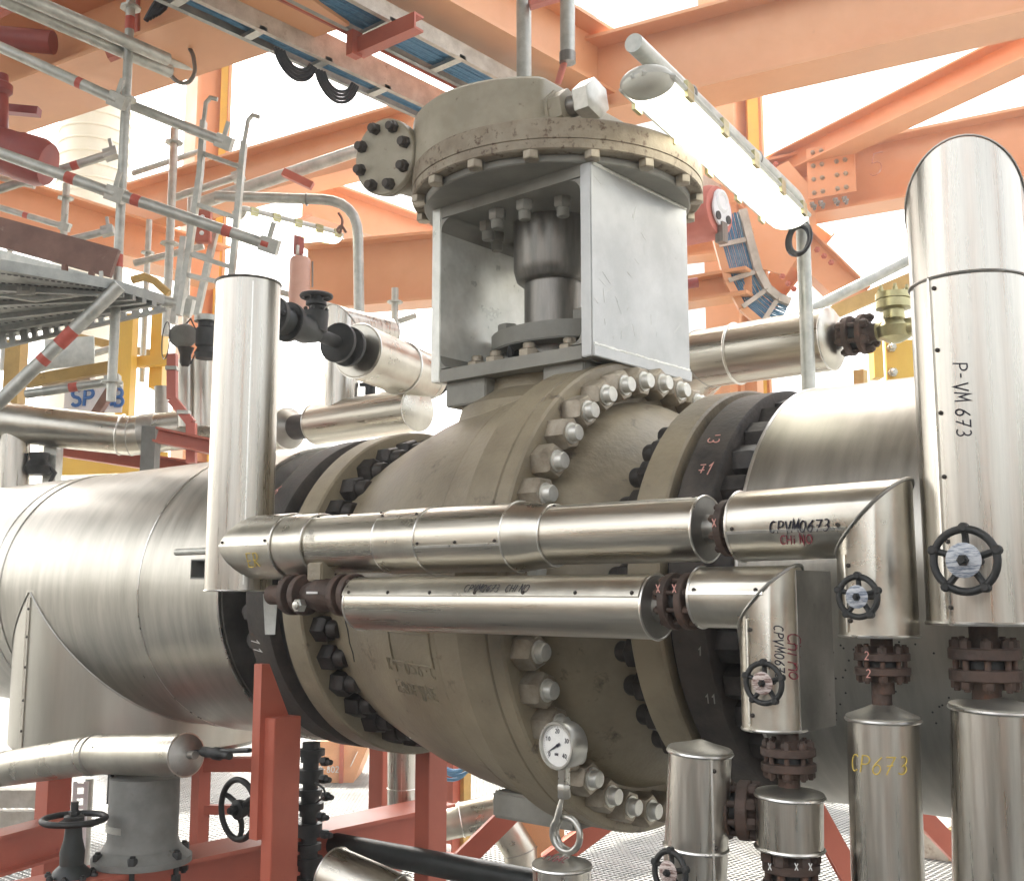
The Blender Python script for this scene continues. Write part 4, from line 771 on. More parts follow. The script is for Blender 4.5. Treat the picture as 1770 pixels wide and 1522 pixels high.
a, b = AY(618, 606, 3.45), AY(730, 652, 4.05); dd = (b-a).normalized(); r = sz(48, a); T = clad('insulated_pipe', 'slanting metal-clad can with a round flat end behind the left edge of the bracket', [a, b], r, 'clad', lo=b-ez*r)
MB().lathe(a, -dd, [(0, r*.985), (.004, r*.95), (.006, .03)], 40).build('end_cap', 'clad', T); m_ = a+(b-a)*.62; MB().torus(m_, dd, r+.002, .006, 48, 8).build('seam_bead', 'bead', T)
MB().lathe(b-dd*.02, dd, [(0, r*.8), (.1, r*.8), (.11, r*.3), (.2, r*.3)], 32).build('neck', 'clad', T)
v0 = a-dd*.75; ax = dd
T = thing('gate_valve', 'black flanged gate valve with a flat-lying handwheel beside the bright left riser', 'valve', a-dd*.4-ez*.12)
for px in (505, 524, 590, 604):
    k = (px-618)/(730-618); c = a+(b-a)*k*1.05; MB().lathe(c-ax*.014, ax, [(0, sz(33, c)), (.004, sz(35, c)), (.024, sz(35, c)), (.028, sz(33, c))], 28).build('flange_disc', 'blackiron', T)
c0, c1 = a+(b-a)*((505-618)/112*1.05), a+(b-a)*((604-618)/112*1.05); vc = a+(b-a)*((552-618)/112*1.05)
MB().tube([c0-ax*.3, c1+ax*.08], sz(12, vc), 16).build('bare_pipe', 'blackiron', T); MB().lathe(c0, ax, [(.03, sz(14, vc)), (.09, sz(24, vc)), (.24, sz(25, vc)), (.32, sz(16, vc))], 24).build('valve_body', 'greenblack', T)
bolt_ring(T, 'stud_bolt', c1+ax*.014, ax, sz(27, vc), 6, .014, .016, 'blackiron'); bolt_ring(T, 'stud_bolt', c0-ax*.014, -ax, sz(27, vc), 6, .014, .016, 'blackiron')
hp = AH(547, 512, vc.dot(FH)); s = sz(1, vc); MB().lathe(V((hp.x, hp.y, vc.z)), ez, [(0, s*20), (s*28, s*22), (s*34, s*22), (s*36, s*12), (s*44, s*13), (s*46, s*18), (s*52, s*18), (s*54, s*9), (hp.z-vc.z-s*20, s*9), (hp.z-vc.z-s*18, s*13), (hp.z-vc.z+s*6, s*10)], 20).build('bonnet', 'blackiron', T)
bolt_ring(T, 'bonnet_bolt', (hp.x, hp.y, vc.z+s*36), ez, s*18, 6, s*4, s*5, 'blackiron')
MB().torus(hp, ez, s*25, s*4.2, 30, 8).build('handwheel', 'blackiron', T)
mb = MB()
for i in range(4): t = i*pi/2+.4; mb.tube([hp, hp+V((cos(t), sin(t), 0))*s*24], s*3.4, 8)
mb.build('spoke', 'blackiron', T)
c = b+dd*.14; flange_pair('pipe_flange', 'small black flange joint below the left corner of the bracket box', c, dd, sz(22, c), .02, .02, 6, 'blackiron', .014, None)
p = AH(640, 674, 6.); T = thing('small_valve', 'tiny black valve on top of the capped pipe behind the valve body', 'valve', p-ez*.05); MB().cyl(p-ez*.06, p+ez*.02, .03, 12).build('valve_body', 'blackiron', T); MB().bar(p+ez*.03-RT*.06, p+ez*.03+RT*.10, .03, .02).build('lever', 'blackiron', T)
# far left: long clad pipe, stub, conduit, cans
hB = 6.5; a, b, c = AH(-60, 722, hB), AH(228, 753, hB), AH(380, 735, hB); r = sz(34, a)
T = clad('insulated_pipe', 'long metal-clad pipe at the far left running behind the top of the main pipe', [a, b, c], r, 'clad', lo=V((b.x, b.y, b.z-r))); d1 = (b-a).normalized(); MB().torus(b-d1*.06, d1, r+.002, .006, 40, 6).build('seam_bead', 'bead', T); d2 = (c-b).normalized(); MB().lathe(b+d2*.06, d2, [(0, r*1.01), (.005, r*1.04), (.09, r*1.04), (.095, r*1.01)], 40).build('dark_band', 'clad_dull', T)
MB().torus(AH(4, 729, hB), d1, r*1.03, .018, 40, 8).build('end_ring', 'tray_rail', T)
p, q = AH(24, 740, hB), AH(24, 860, hB); T = clad('insulated_riser', 'short upright metal-clad pipe dropping from the long pipe at the left edge', [q, p], sz(26, p), 'clad_z')
p = AH(67, 800, hB); T = thing('small_valve', 'black valve body right of the short upright pipe at the left edge', 'valve', p-ez*.1); MB().lathe(p-ez*.07, ez, [(0, .06), (.05, .08), (.09, .05), (.13, .06)], 16).build('valve_body', 'blackiron', T); MB().tube([p+RT*.05, p+RT*.1-ez*.06, p+RT*.06-ez*.14], .012, 8).build('lever', 'blackiron', T)
p = AH(262, 738, 6.1); solo(MB().box((p.x, p.y, (p.z+1.8)/2), (sz(24, p), .1, p.z-1.8), RT, -FH), 'support_post', 'greycast', 'grey post standing in front of the long far-left pipe', 'post')
p = AH(93, 772, 6.6); solo(MB().box((p.x, p.y, (p.z+1.6)/2), (sz(22, p), .1, p.z-1.6), RT, -FH), 'support_post', 'galv', 'pale post under the long far-left pipe next to the black valve', 'post')
def rail(name, m, x0, y0, x1, y1, h, hgt, label, cat='beam', level=False, w=.12, shape='I', h1=None):
    a, b = AH(x0, y0, h), AH(x1, y1, h1 or h)
    if level: b = V((b.x, b.y, a.z))
    mb = MB()
    if shape == 'I': mb.ibeam(a, b, sz(hgt, a), w, .012, .012)
    elif shape == 'C': mb.channel(a, b, sz(hgt, a), w, .01)
    else: mb.bar(a, b, w, sz(hgt, a))
    return solo(mb, name, m, label, cat)
rail('steel_beam', 'red', 85, 772, 385, 818, 6.9, 26, 'red beam running just below the long far-left pipe'); rail('steel_beam', 'red', 272, 752, 385, 776, 5.9, 26, 'short red beam right of the grey post at the far left')
rail('kick_plate', 'yellow', 40, 806, 290, 798, 8.5, 34, 'yellow plate strip glimpsed below the far-left red beam', 'plate', shape='B', w=.03)
pts = [AH(*t, 6.0) for t in ((298, 612), (298, 690), (331, 731), (331, 800))]
T = thing('cable_duct', 'pinkish red square cable duct with two pale straps, bending above the red beam', 'duct', pts[-1]); mb = MB()
for k in range(3): mb.bar(pts[k], pts[k+1], .05, .05, FH)
mb.build('duct', 'pinkred', T)
for t in ((298, 637), (318, 713)): p = AH(*t, 5.99); MB().box(p, (.062, .062, .02), RT, -FH).build('strap', 'galv', T)
for px, rr, lab in ((322, 15, 'slimmer upright metal-clad pipe behind the pinkish red duct'), (352, 19, 'stouter upright metal-clad pipe just left of the bright left riser')):
    p, q = AH(px, 622, 6.4), AH(px, 740, 6.4); clad('insulated_riser', lab, [q, p], sz(rr, p), 'clad_z')
p, q = AH(279, 668, 6.7), AH(279, 730, 6.7); solo(MB().cyl(q, p, sz(12, p), 20), 'pipe_stub', 'clad_dull', 'dark shiny pipe stub left of the pinkish red duct', 'pipe')
p = AH(322, 582, 5.8); T = thing('pressure_transmitter', 'grey round instrument head with a dangling wire loop behind the ladder foot', 'instrument', p-ez*.1); MB().lathe(p-RT*.06, RT-FH*.5, [(0, .05), (.02, .062), (.09, .062), (.11, .05)], 24).build('head', 'greycast', T); MB().lathe(p-ez*.16, ez, [(0, .02), (.02, .03), (.06, .03), (.10, .045)], 14).build('manifold', 'darksteel', T)
MB().torus(p-RT*.11-ez*.02, RT*.9+FH*.5, .10, .003, 36, 5).build('wire', 'cable', T); MB().tube([p+ez*.05-RT*.02, p+RT*.02+ez*.1, p+RT*.08-ez*.02, p+RT*.03-ez*.15], .004, 6).build('wire', 'cable', T)
p = AH(355, 620, 5.7); T = thing('actuator', 'dark instrument block with a pale ring on top left of the bright riser', 'instrument', p); MB().lathe(p, ez, [(0, .05), (.03, .06), (.06, .045), (.07, .055), (.16, .055), (.17, .045), (.2, .045)], 20).build('block', 'blackiron', T); MB().cyl(p+ez*.20, p+ez*.23, .065, 22).build('ring', 'galv', T)
# sign
o = AH(112, 682, 7.2); T = thing('sign', 'white sign with blue letters SP AB partly hidden behind a brown strut', 'sign', o-ez*.1); w = sz(100, o); hh = sz(52, o); MB().box(o+RT*w/2-ez*.02, (w, .01, hh), RT, -FH).build('board', 'white', T)
write('SP AB', plane_fn(o+RT*w*.14-ez*hh*.38-FH*.012, RT, ez), hh*.56, .012, 'lettering', 'signblue', T, 0, 0, .68)
rail('strut', 'brownboard', 162, 722, 196, 668, 6.9, 14, 'brown slanting strut crossing the sign with blue letters', 'strut', shape='B', w=.06)
# ================================================================== scaffold, ladder
SG = 'scaffold tubes at the left'
def tube_px(name, label, pts, rpx, h, m='galv', bands=(), group=None, cat='scaffold tube', ends=True):
    P = [AH(x, y, hh if isinstance(h, (list, tuple)) else h) for (x, y), hh in zip(pts, h if isinstance(h, (list, tuple)) else [h]*len(pts))]
    r = sz(rpx, P[0]); T = thing(name, label, cat, min(P, key=lambda p: p.z), group); MB().tube(P, r, 16).build('tube', m, T)
    for k, (t0, t1) in enumerate(bands):
        d = P[-1]-P[0]; MB().tube([P[0]+d*t0, P[0]+d*t1], r*1.02, 16).build('tape_band', 'tape', T)
    return T, P, r
def rosette(T, p, r, axis=ez):
    MB().lathe(p-axis*.005, axis, [(0, r*1.1), (0, r*2.3), (.01, r*2.3), (.01, r*1.1)], 8).build('rosette', 'galv', T)
def wedge(T, p, d, r):
    mb = MB(); mb.box(p, (r*3.2, r*1.8, r*2.6), d); mb.box(p+ez*r*1.6, (r*.8, r*.5, r*5), d); mb.build('wedge_head', 'galv', T)
p = AH(209, 350, 5.5); r = sz(8, p); zt, zb = AH(209, -60, 5.5).z, AH(209, 693, 5.5).z
T = thing('scaffold_standard', 'tall grey scaffold upright with ring plates and red tape at the left', 'scaffold tube', (p.x, p.y, zb), SG); MB().cyl((p.x, p.y, zb), (p.x, p.y, zt), r, 16).build('tube', 'galv', T)
for y in (14, 172, 336, 660): rosette(T, V((p.x, p.y, AH(209, y, 5.5).z)), r)
for y0, y1 in ((30, 52), (440, 462)): MB().cyl((p.x, p.y, AH(209, y1, 5.5).z), (p.x, p.y, AH(209, y0, 5.5).z), r*1.03, 16).build('tape_band', 'tape', T)
PM = p
tubes = [('scaffold_ledger', 'upper grey scaffold rail with a clamp end left of the upright', [(-30, 68), (204, 174)], 9.5, 5.45, [(.70, .74)]), ('scaffold_ledger', 'dark scaffold rail continuing the upper rail right of the upright towards the ladder', [(216, 178), (388, 246)], 9, 5.6, []), ('scaffold_ledger', 'middle grey scaffold rail with red tape left of the upright', [(-30, 254), (200, 336)], 10, 5.45, [(.63, .70)]),
         ('scaffold_ledger', 'grey scaffold rail with red tape crossing in front of the ladder', [(216, 340), (466, 424)], 10, 5.4, [(.05, .11), (.68, .74), (.95, 1.)]), ('scaffold_brace', 'slanting grey scaffold brace with red tape at the left edge', [(-30, 722), (207, 494)], 12, 5.2, [(.55, .66), (.42, .46)]), ('scaffold_transom', 'short scaffold tube with a red band and forked end left of the upright', [(-10, 330), (192, 266)], 7.5, 6.3, [(.66, .72)]), ('scaffold_transom', 'short forked scaffold tube end above the brown toe board', [(120, 415), (186, 399)], 6.5, 6.3, []),
         ('scaffold_ledger', 'thin scaffold rail at the left edge above the toe board', [(-30, 350), (112, 392)], 5.5, 7.0, [(.5, .56)]), ('scaffold_ledger', 'bent pale scaffold tube under the platform at the left edge', [(-30, 500), (60, 515), (175, 500)], 8, 5.3, []), ('scaffold_ledger', 'thin scaffold rail with forked end meeting the orange beam beyond the ladder', [(300, 342), (412, 305)], 6.5, 7.4, []), ('scaffold_ledger', 'dark scaffold tube with red tape under the far platform edge', [(225, 508), (318, 528)], 10, 6.2, [(.3, .5)]), ('scaffold_ledger', 'grey scaffold tube low at the left above the long pipe', [(45, 681), (195, 659)], 8, 6.0, [(.5, .6)])]
for nm, lab, pts, rp, h, bands in tubes:
    T, P, r = tube_px(nm, lab, pts, rp, h, 'galv', bands, SG)
    d = (P[-1]-P[-2]).normalized()
    if nm != 'scaffold_brace': wedge(T, P[-1], d, r)
for px, y0, y1, h, rp, lab in ((302, 222, 580, 7.0, 7, 'thin scaffold upright with ring plates behind the ladder'), (115, 318, 420, 7.1, 6, 'short scaffold upright above the brown toe board'), (683, 498, 640, 7.5, 6, 'pale scaffold upright left of the bracket box')):
    p, q = AH(px, y0, h), AH(px, y1, h); r = sz(rp, p); T = thing('scaffold_standard', lab, 'scaffold tube', (p.x, p.y, q.z), SG); MB().cyl((p.x, p.y, q.z), p, r, 14).build('tube', 'galv', T)
    rosette(T, V((p.x, p.y, p.z-.1)), r); rosette(T, V((p.x, p.y, AH(px, (y0+y1)/2+20, h).z)), r)
tube_px('scaffold_ledger', 'thin pale scaffold rail behind the black valve', [(478, 503), (690, 562)], 5.5, 7.4, 'galv', (), SG); tube_px('scaffold_ledger', 'short pale scaffold rail right of the slanting clad can', [(630, 575), (720, 545)], 5, 7.6, 'galv', (), SG)
for (x0, y0), (x1, y1), rp, h, lab in (((-30, 300), (60, 322), 5, 7.6, 'thin far scaffold rail below the oxblood motor housing'), ((228, 300), (345, 262), 5, 8.6, 'thin far scaffold tube crossing behind the hooked ladder'), ((232, 455), (352, 425), 6, 7.2, 'short far scaffold tube below the orange beam behind the ladders'), ((238, 520), (330, 545), 6, 7.3, 'pale scaffold tube at the foot of the ladders'), ((60, 640), (200, 600), 6, 7.4, 'far grey scaffold tube crossing behind the embossed sheet')):
    tube_px('scaffold_ledger', lab, [(x0, y0), (x1, y1)], rp, h, 'galv', (), SG)
for px, y0, y1, h, rp, lab in ((258, 380, 660, 7.8, 5, 'thin far scaffold upright right of the tall one'), (330, 330, 620, 8.0, 5, 'thin far scaffold upright between the ladder stiles'), (18, 420, 640, 7.6, 5, 'thin far scaffold upright at the left edge')):
    p, q = AH(px, y0, h), AH(px, y1, h); r = sz(rp, p); T = thing('scaffold_standard', lab, 'scaffold tube', (p.x, p.y, q.z), SG); MB().cyl((p.x, p.y, q.z), p, r, 12).build('tube', 'galv', T); rosette(T, V((p.x, p.y, p.z-.25)), r)
p = AH(352, 392, 6.4); T = thing('control_box', 'small red box with white holes hanging behind the ladder rungs', 'box', p-ez*.1); MB().box(p, (.09, .06, .2), RT, -FH).build('body', 'red', T, bevel=.006)
for dz in (-.05, .0, .05): MB().lathe(p+ez*dz-FH*.032, -FH, [(0, .014), (.006, .014), (.008, .010)], 12).build('button', 'white', T)
# ladder with hooks
hL = 5.9; T = thing('ladder', 'narrow grey ladder with hooked tops leaning at the left behind the scaffold rails', 'ladder', AH(355, 560, hL)); st = []
for pts in (((376, 172), (364, 169), (356, 178), (352, 210), (346, 300), (326, 440), (309, 545)), ((449, 203), (437, 199), (429, 208), (422, 246), (415, 320), (404, 440), (398, 500))):
    P = [AH(x, y, hL) for x, y in pts]; st.append(P); mb = MB(); mb.tube(P[:4], sz(4, P[0]), 8); mb.build('hook', 'galv', T); mb = MB()
    for k in range(3, len(P)-1): mb.bar(P[k], P[k+1], sz(9, P[0]), .05, FH)
    mb.build('stile', 'galv', T)
for i, (a, b) in enumerate((((349, 265), (418, 290)), ((341, 354), (412, 378)), ((331, 440), (403, 463)), ((322, 475), (400, 492)))):
    MB().bar(AH(*a, hL), AH(*b, hL), sz(8, st[0][0]), .022).build('rung', 'galv', T)
hL2 = 6.5; T = thing('ladder', 'second pale ladder behind the hooked ladder, leaning to the left', 'ladder', AH(330, 560, hL2))
for a, b in (((318, 410), (300, 560)), ((372, 400), (340, 545))): MB().bar(AH(*a, hL2), AH(*b, hL2), .035, .05, FH).build('stile', 'galv', T)
for y in (440, 480, 515): MB().bar(AH(314-(y-410)*.12, y-8, hL2), AH(366-(y-410)*.2, y+4, hL2), .03, .02).build('rung', 'galv', T)
# platform
zD = 2.95; D = [AZ(x, y, zD) for x, y in ((-80, 452), (196, 500), (284, 526), (-80, 604))]
T = thing('scaffold_platform', 'grey perforated steel scaffold platform seen from below at the left', 'platform', (D[0]+D[2])/2)
n = 4; mb = MB(); mb.add([(p.x, p.y, zD) for p in D]+[(p.x, p.y, zD+.05) for p in D], [(0, 1, 2, 3), (4, 5, 6, 7)]+[(i, (i+1) % 4, 4+(i+1) % 4, 4+i) for i in range(4)]); mb.build('deck', 'tray', T)
mb = MB()
for j in range(1, 5):
    t = j/5; mb.bar(D[0].lerp(D[3], t)-ez*.012, D[1].lerp(D[2], t)-ez*.012, .03, .024)
mb.build('deck_rib', 'tray', T)
mb = MB()
for j in range(26):
    for k in range(9):
        a = D[0].lerp(D[3], .04+k*.115); b = D[1].lerp(D[2], .04+k*.115); c = a.lerp(b, (j+.5)/26); mb.lathe(c-ez*.003, ez, [(0, .009), (.002, .011)], 7)
mb.build('perforation', 'cable', T)['kind'] = 'stuff'
a, b = AH(-60, 398, 5.35), AH(201, 462, 5.35); zt = .0; solo(MB().bar(AH(-60, 385, 5.35), AH(199, 456, 5.35), .035, sz(50, a)), 'toe_board', 'brownboard', 'long brown wooden toe board with pale scuffs on the scaffold at the left', 'board')
rail('plank_edge', 'galv', -60, 425, 193, 494, 5.3, 17, 'pale steel plank edge just below the brown toe board', 'plank', shape='B', w=.05)
for px, py in ((112, 465), (158, 477), (8, 465)): p = AH(px, py, 5.22); solo(MB().box(p, (sz(9, p), .03, sz(16, p)), RT, -FH), 'plank_hook', 'brownboard', {112: 'rusty hook in the middle of the pale plank edge', 158: 'rusty hook at the right end of the pale plank edge', 8: 'rusty hook of the pale plank edge close to the left edge of the picture'}[px], 'hook', 'hooks of the plank edge', bevel=.004)
p = AH(46, 488, 5.15); w = sz(32, p); h = sz(44, p); mb = MB()
for s in (-1, 1): mb.box(p+RT*s*w*.36, (w*.28, .008, h), RT, -FH)
for k in (-1, 0, 1): mb.box(p+ez*k*h*.42, (w*.44, .008, h*.16), RT, -FH)
solo(mb, 'coupling_plate', 'galv', 'pale plate with two square holes under the scaffold platform', 'plate')
a, b = AH(-60, 602, 6.0), AH(285, 524, 6.0); dd = (b-a).normalized(); T = thing('perforated_beam', 'dark grey beam with round and long holes below the scaffold platform', 'beam', a); hgt = sz(28, a); L = (b-a).length; up = V((0, 0, 1)); up = (up-dd*up.dot(dd)).normalized(); mb = MB(); N = 18
mb.bar(a+up*hgt*.40, b+up*hgt*.40, .03, hgt*.22, up); mb.bar(a-up*hgt*.40, b-up*hgt*.40, .03, hgt*.22, up)
for k in range(N):
    t0 = k/N; t1 = t0+(.62 if k % 2 else .45)/N; mb.bar(a+dd*L*t0, a+dd*L*t1, .028, hgt*.6, up)
mb.build('web', 'tray', T)
# yellow posts and loose sheets low at the left
for px, y0, y1, h, w, lab in ((224, 545, 735, 7.4, 23, 'yellow post right of the sign'), (279, 520, 672, 7.6, 22, 'yellow post behind the pinkish red duct'), (30, 590, 700, 7.0, 26, 'ochre post under the left end of the dark perforated beam')):
    p, q = AH(px, y0, h), AH(px, y1, h); solo(MB().box((p.x, p.y, (p.z+q.z)/2), (sz(w, p), .12, p.z-q.z), RT, -FH), 'steel_post', 'yellow' if px > 100 else 'ochre', lab, 'post')
rail('yellow_rail', 'yellow', 205, 628, 295, 622, 7.5, 18, 'short yellow cross rail between the two yellow posts', 'rail', shape='B', w=.06); rail('yellow_rail', 'ochre', 110, 578, 290, 618, 8.2, 13, 'thin ochre tube rail behind the yellow posts', 'rail', shape='B', w=.06)
rail('sheet_metal', 'galv', 78, 612, 163, 606, 6.6, 52, 'embossed grey metal sheet leaning under the scaffold platform', 'sheet', shape='B', w=.012); rail('angle_bar', 'ochre', 45, 660, 196, 634, 6.3, 20, 'brownish angle bar below the embossed sheet', 'bar', shape='B', w=.05); rail('plank', 'tray_rail', 78, 668, 160, 652, 6.5, 18, 'pale wooden plank end under the brownish bar', 'plank', shape='B', w=.1)
tube_px('bent_pipe', 'ochre bent tube behind the upright under the orange beam', [(228, 484), (250, 478), (268, 486), (292, 508)], 7, 6.6, 'ochre', (), None, 'pipe')
T = thing('valve_actuator', 'oxblood red motor housing at the left edge above the scaffold rail', 'actuator', AH(40, 300, 6.0)); a, b = AH(-50, 245, 6.), AH(84, 285, 6.); d = (b-a).normalized(); r = sz(42, b)
MB().lathe(a, d, [(0, r*.95), ((b-a).length*.62, r*.95), ((b-a).length*.63, r), ((b-a).length*.9, r), ((b-a).length, r*.86), ((b-a).length*1.01, 0)], 36).build('housing', 'oxblood', T); MB().cyl(AH(2, 130, 6.), AH(2, 240, 6.), sz(12, a), 18).build('terminal_neck', 'oxblood', T); MB().lathe(AH(0, 150, 6.)-ez*.05, ez, [(0, .05), (.02, .07), (.06, .07), (.09, .03)], 18).build('knob', 'oxblood', T)
tube_px('vent_pipe', 'dark oxblood pipe under the big orange beam at the left edge', [(-40, 62), (92, 74)], 20, 6.3, 'oxblood', (), None, 'pipe')
rail('bracket_arm', 'oxblood', -20, 186, 68, 194, 6.2, 14, 'dark red bracket arm sticking out at the left edge', 'bracket', shape='B', w=.06)
# ================================================================== orange steelwork
def beam(label, x0, y0, x1, y1, z, h, w=.30, ext=(0, 0), m='orange', tf=.022, bolts=None):
    a, b = AZ(x0, y0, z), AZ(x1, y1, z); d = (b-a).normalized(); a = a-d*ext[0]; b = b+d*ext[1]; T = thing('steel_beam', label, 'beam', (a+b)/2)
    MB().ibeam(a+ez*h/2, b+ez*h/2, h, w, tf, .016).build('beam', m, T); return T, a, b, d
T, a, b, d = beam('biggest orange I-beam crossing the upper right above the lamp', 1085, 200, 1770, 43, 4.6, .54, .32, (1.0, 3.0)); BBz = 4.6
T, a, b, d = beam('orange I-beam at right behind the tall pipe, with a bolted splice plate', 1473, 367, 1690, 330, 4.4, .52, .28, (1.3, 4.0))
P = AZ(1440, 352, 4.4); n = d.cross(ez)
if n.dot(EYE-P) < 0: n = -n
c = AH(1445, 322, P.dot(FH)); n_ = n
pl = MB().box(P+n*.02+ez*.26+d*.0, (.36, .40, .012), d, ez); sp = pl.build('splice_plate', 'orange', T)
o = local_part('bolt', lambda m: m.nut((0, 0, 0), n_, .018, .016, .6, .8), 'nut', T); scatter(o, [P+n*.026+ez*(.10+.107*i)+d*(x) for i in range(4) for x in (-.13, -.065, .045, .11)])
o = local_part('bolt', lambda m: m.nut((0, 0, 0), -ez, .020, .018, .6, 1.2), 'shaft', T); scatter(o, [P+n*s-ez*.002+d*x for s in (.05, .11) for x in (-.13, -.065, .045, .11)])
write('5', plane_fn(P+n*.010+d*.28+ez*.16, d, ez), .17, .0022, 'chalk_mark', 'oxblood', T)
a, b = AZ(1330, 322, 4.75), AZ(1775, 112, 4.75); d = (b-a).normalized(); solo(MB().ibeam(a+ez*.1, b+d*2+ez*.1, .20, .22, .014, .012), 'steel_brace', 'orange', 'orange slanting brace between the two right-hand I-beams', 'brace')
T, a, b, d = beam('orange beam above the cable trays running away at top centre', 796, 45, 1000, 155, 4.75, .45, .30, (2.5, .2))
p = AH(1268, 300, 8.4); T = thing('steel_column', 'yellowish orange column behind the lit lamp at right', 'column', (p.x, p.y, 0)); MB().ibeam((p.x, p.y, 0), (p.x, p.y, 9), .36, .34, .03, .02, FH*.6+RT*.8).build('shaft', 'orange', T); MB().box((p.x+RT.x*.17, p.y+RT.y*.17, 4.9), (.10, .05, 8.), RT, -FH).build('cover_strip', 'yellow', T)
for x0, y0, x1, y1, h, w, lab in ((1285, 330, 1480, 520, 8.2, .26, 'orange slanting brace falling to the right below the lit lamp'), (1420, 395, 1290, 560, 8.6, .22, 'orange slanting brace falling to the left behind the lamp post')):
    a, b = AH(x0, y0, h), AH(x1, y1, h); T = thing('steel_brace', lab, 'brace', b); MB().ibeam(a, b, w, .16, .014, .012, FH.cross((b-a).normalized())).build('beam', 'orange', T)
p = AH(1335, 385, 8.1); T = thing('gusset_plate', 'big orange gusset plate with rows of bolts behind the lit lamp', 'plate', p-ez*.5); k = sz(1, p); MB().prism([(-50*k, -75*k), (20*k, -95*k), (75*k, -5*k), (70*k, 60*k), (30*k, 110*k), (-45*k, 70*k)], p, RT, ez, .02).build('plate', 'orange', T)
o = local_part('bolt', lambda m: m.nut((0, 0, 0), -FH, .022, .02, .6, .8), 'red', T); scatter(o, [AH(x, y, 7.98) for x, y in ((1412, 432), (1424, 443), (1436, 454), (1352, 478), (1362, 490), (1372, 500), (1340, 285), (1325, 292), (1312, 300))])
for x0, y0, x1, y1, z, h, lab in ((1170, 452, 1300, 437, 3.9, .20, 'upper of two short orange beams right of the bracket box'), (1170, 532, 1300, 512, 3.4, .18, 'lower of two short orange beams right of the bracket box')):
    beam(lab, x0, y0, x1, y1, z, h, .2)
# left group
beam('big dark orange beam crossing the upper left corner', -40, 214, 405, 58, 4.55, .50, .52, (1, .6)); beam('orange beam with a tube along it left of the round side cover', 215, 405, 640, 296, 4.55, .40, .24, (0, .4)); beam('orange beam running away behind the left side of the bracket', 600, 404, 760, 456, 4.6, .36, .26, (.5, 1))
beam('lower orange beam behind the lamp conduit left of the bracket', 530, 542, 760, 524, 3.6, .52, .24, (0, .8)); beam('orange beam with a red edge at the left behind the scaffold', -60, 374, 330, 484, 4.2, .36, .30, (2, .3))
p = AH(359, 200, 10.2); T = thing('steel_column', 'pale orange column between the ladder and the cable tray', 'column', (p.x, p.y, 0)); MB().ibeam((p.x, p.y, 0), (p.x, p.y, 10), .34, .32, .03, .02, FH*.6+RT*.8).build('shaft', 'orange', T); MB().box((p.x+RT.x*.17, p.y+RT.y*.17, 5), (.09, .05, 9.), RT, -FH).build('cover_strip', 'yellow', T)
pts = fillet([AH(283, 103, 6.), AH(345, 118, 6.2), AH(475, 62, 6.6)], .25); T = thing('conduit', 'grey conduit bending right from the pair of tubes under the upper left beam', 'pipe', pts[0]); MB().tube(pts, sz(9, pts[0]), 14).build('tube', 'galv', T)
for i, (x0, y0, x1, y1) in enumerate(((20, -14, 290, 103), (0, -2, 294, 124))):
    a, b = AZ(x0, y0, 4.35), AZ(x1, y1, 4.35); solo(MB().tube([a, b], sz(11, b), 16), 'conduit', 'galv', ('upper', 'lower')[i]+' of two parallel grey tubes under the upper left beam', 'pipe', 'parallel tubes under the upper left beam')
pts = [AH(x, y, 5.9) for x, y in ((290, 120), (298, 135), (312, 145), (328, 143), (338, 125), (334, 95), (328, 84))]; solo(MB().tube(fillet(pts, .06, 3), .012, 8), 'wire_loop', 'shaft', 'dark loop of wire hanging from the ends of the two parallel tubes', 'cable')
p = AH(226, 40, 5.8); T = thing('pipe_hanger', 'orange hanger bracket holding the two parallel tubes beside the upright', 'bracket', p-ez*.2); MB().bar(AH(231, -30, 5.9), AH(231, 82, 5.9), .06, .05, FH).build('hanger_bar', 'red', T); MB().bar(AH(186, 98, 5.8), AH(236, 78, 5.8), .05, .05).build('foot', 'red', T)
a = AH(20, 6, 5.6); T = thing('pipe_hanger', 'red hanger bracket at the top left corner', 'bracket', a); MB().bar(AH(-10, 22, 5.6), AH(55, -10, 5.6), .05, .06).build('foot', 'red', T)
mb = MB()
for i in range(5): a = AH(252+i*5, 36-i*3, 5.7); mb.tube([a, AH(264+i*5, 14, 5.7), AH(285+i*4, -20, 5.6)], .016, 8)
solo(mb, 'cable_bundle', 'cable', 'bundle of black cables hanging from the top edge right of the upright', 'cable')
mb = MB(); c = AZ(20, -40, 5.3)
for i in range(30): mb.box(c+V((-1.2+i*.08, 0, 0)), (.012, 2.6, .03)); mb.box(c+V((0, -1.2+i*.08, -.005)), (2.6, .012, .02))
solo(mb, 'platform_grating', 'galv', 'patch of open grating above the beam in the top left corner', 'grating')
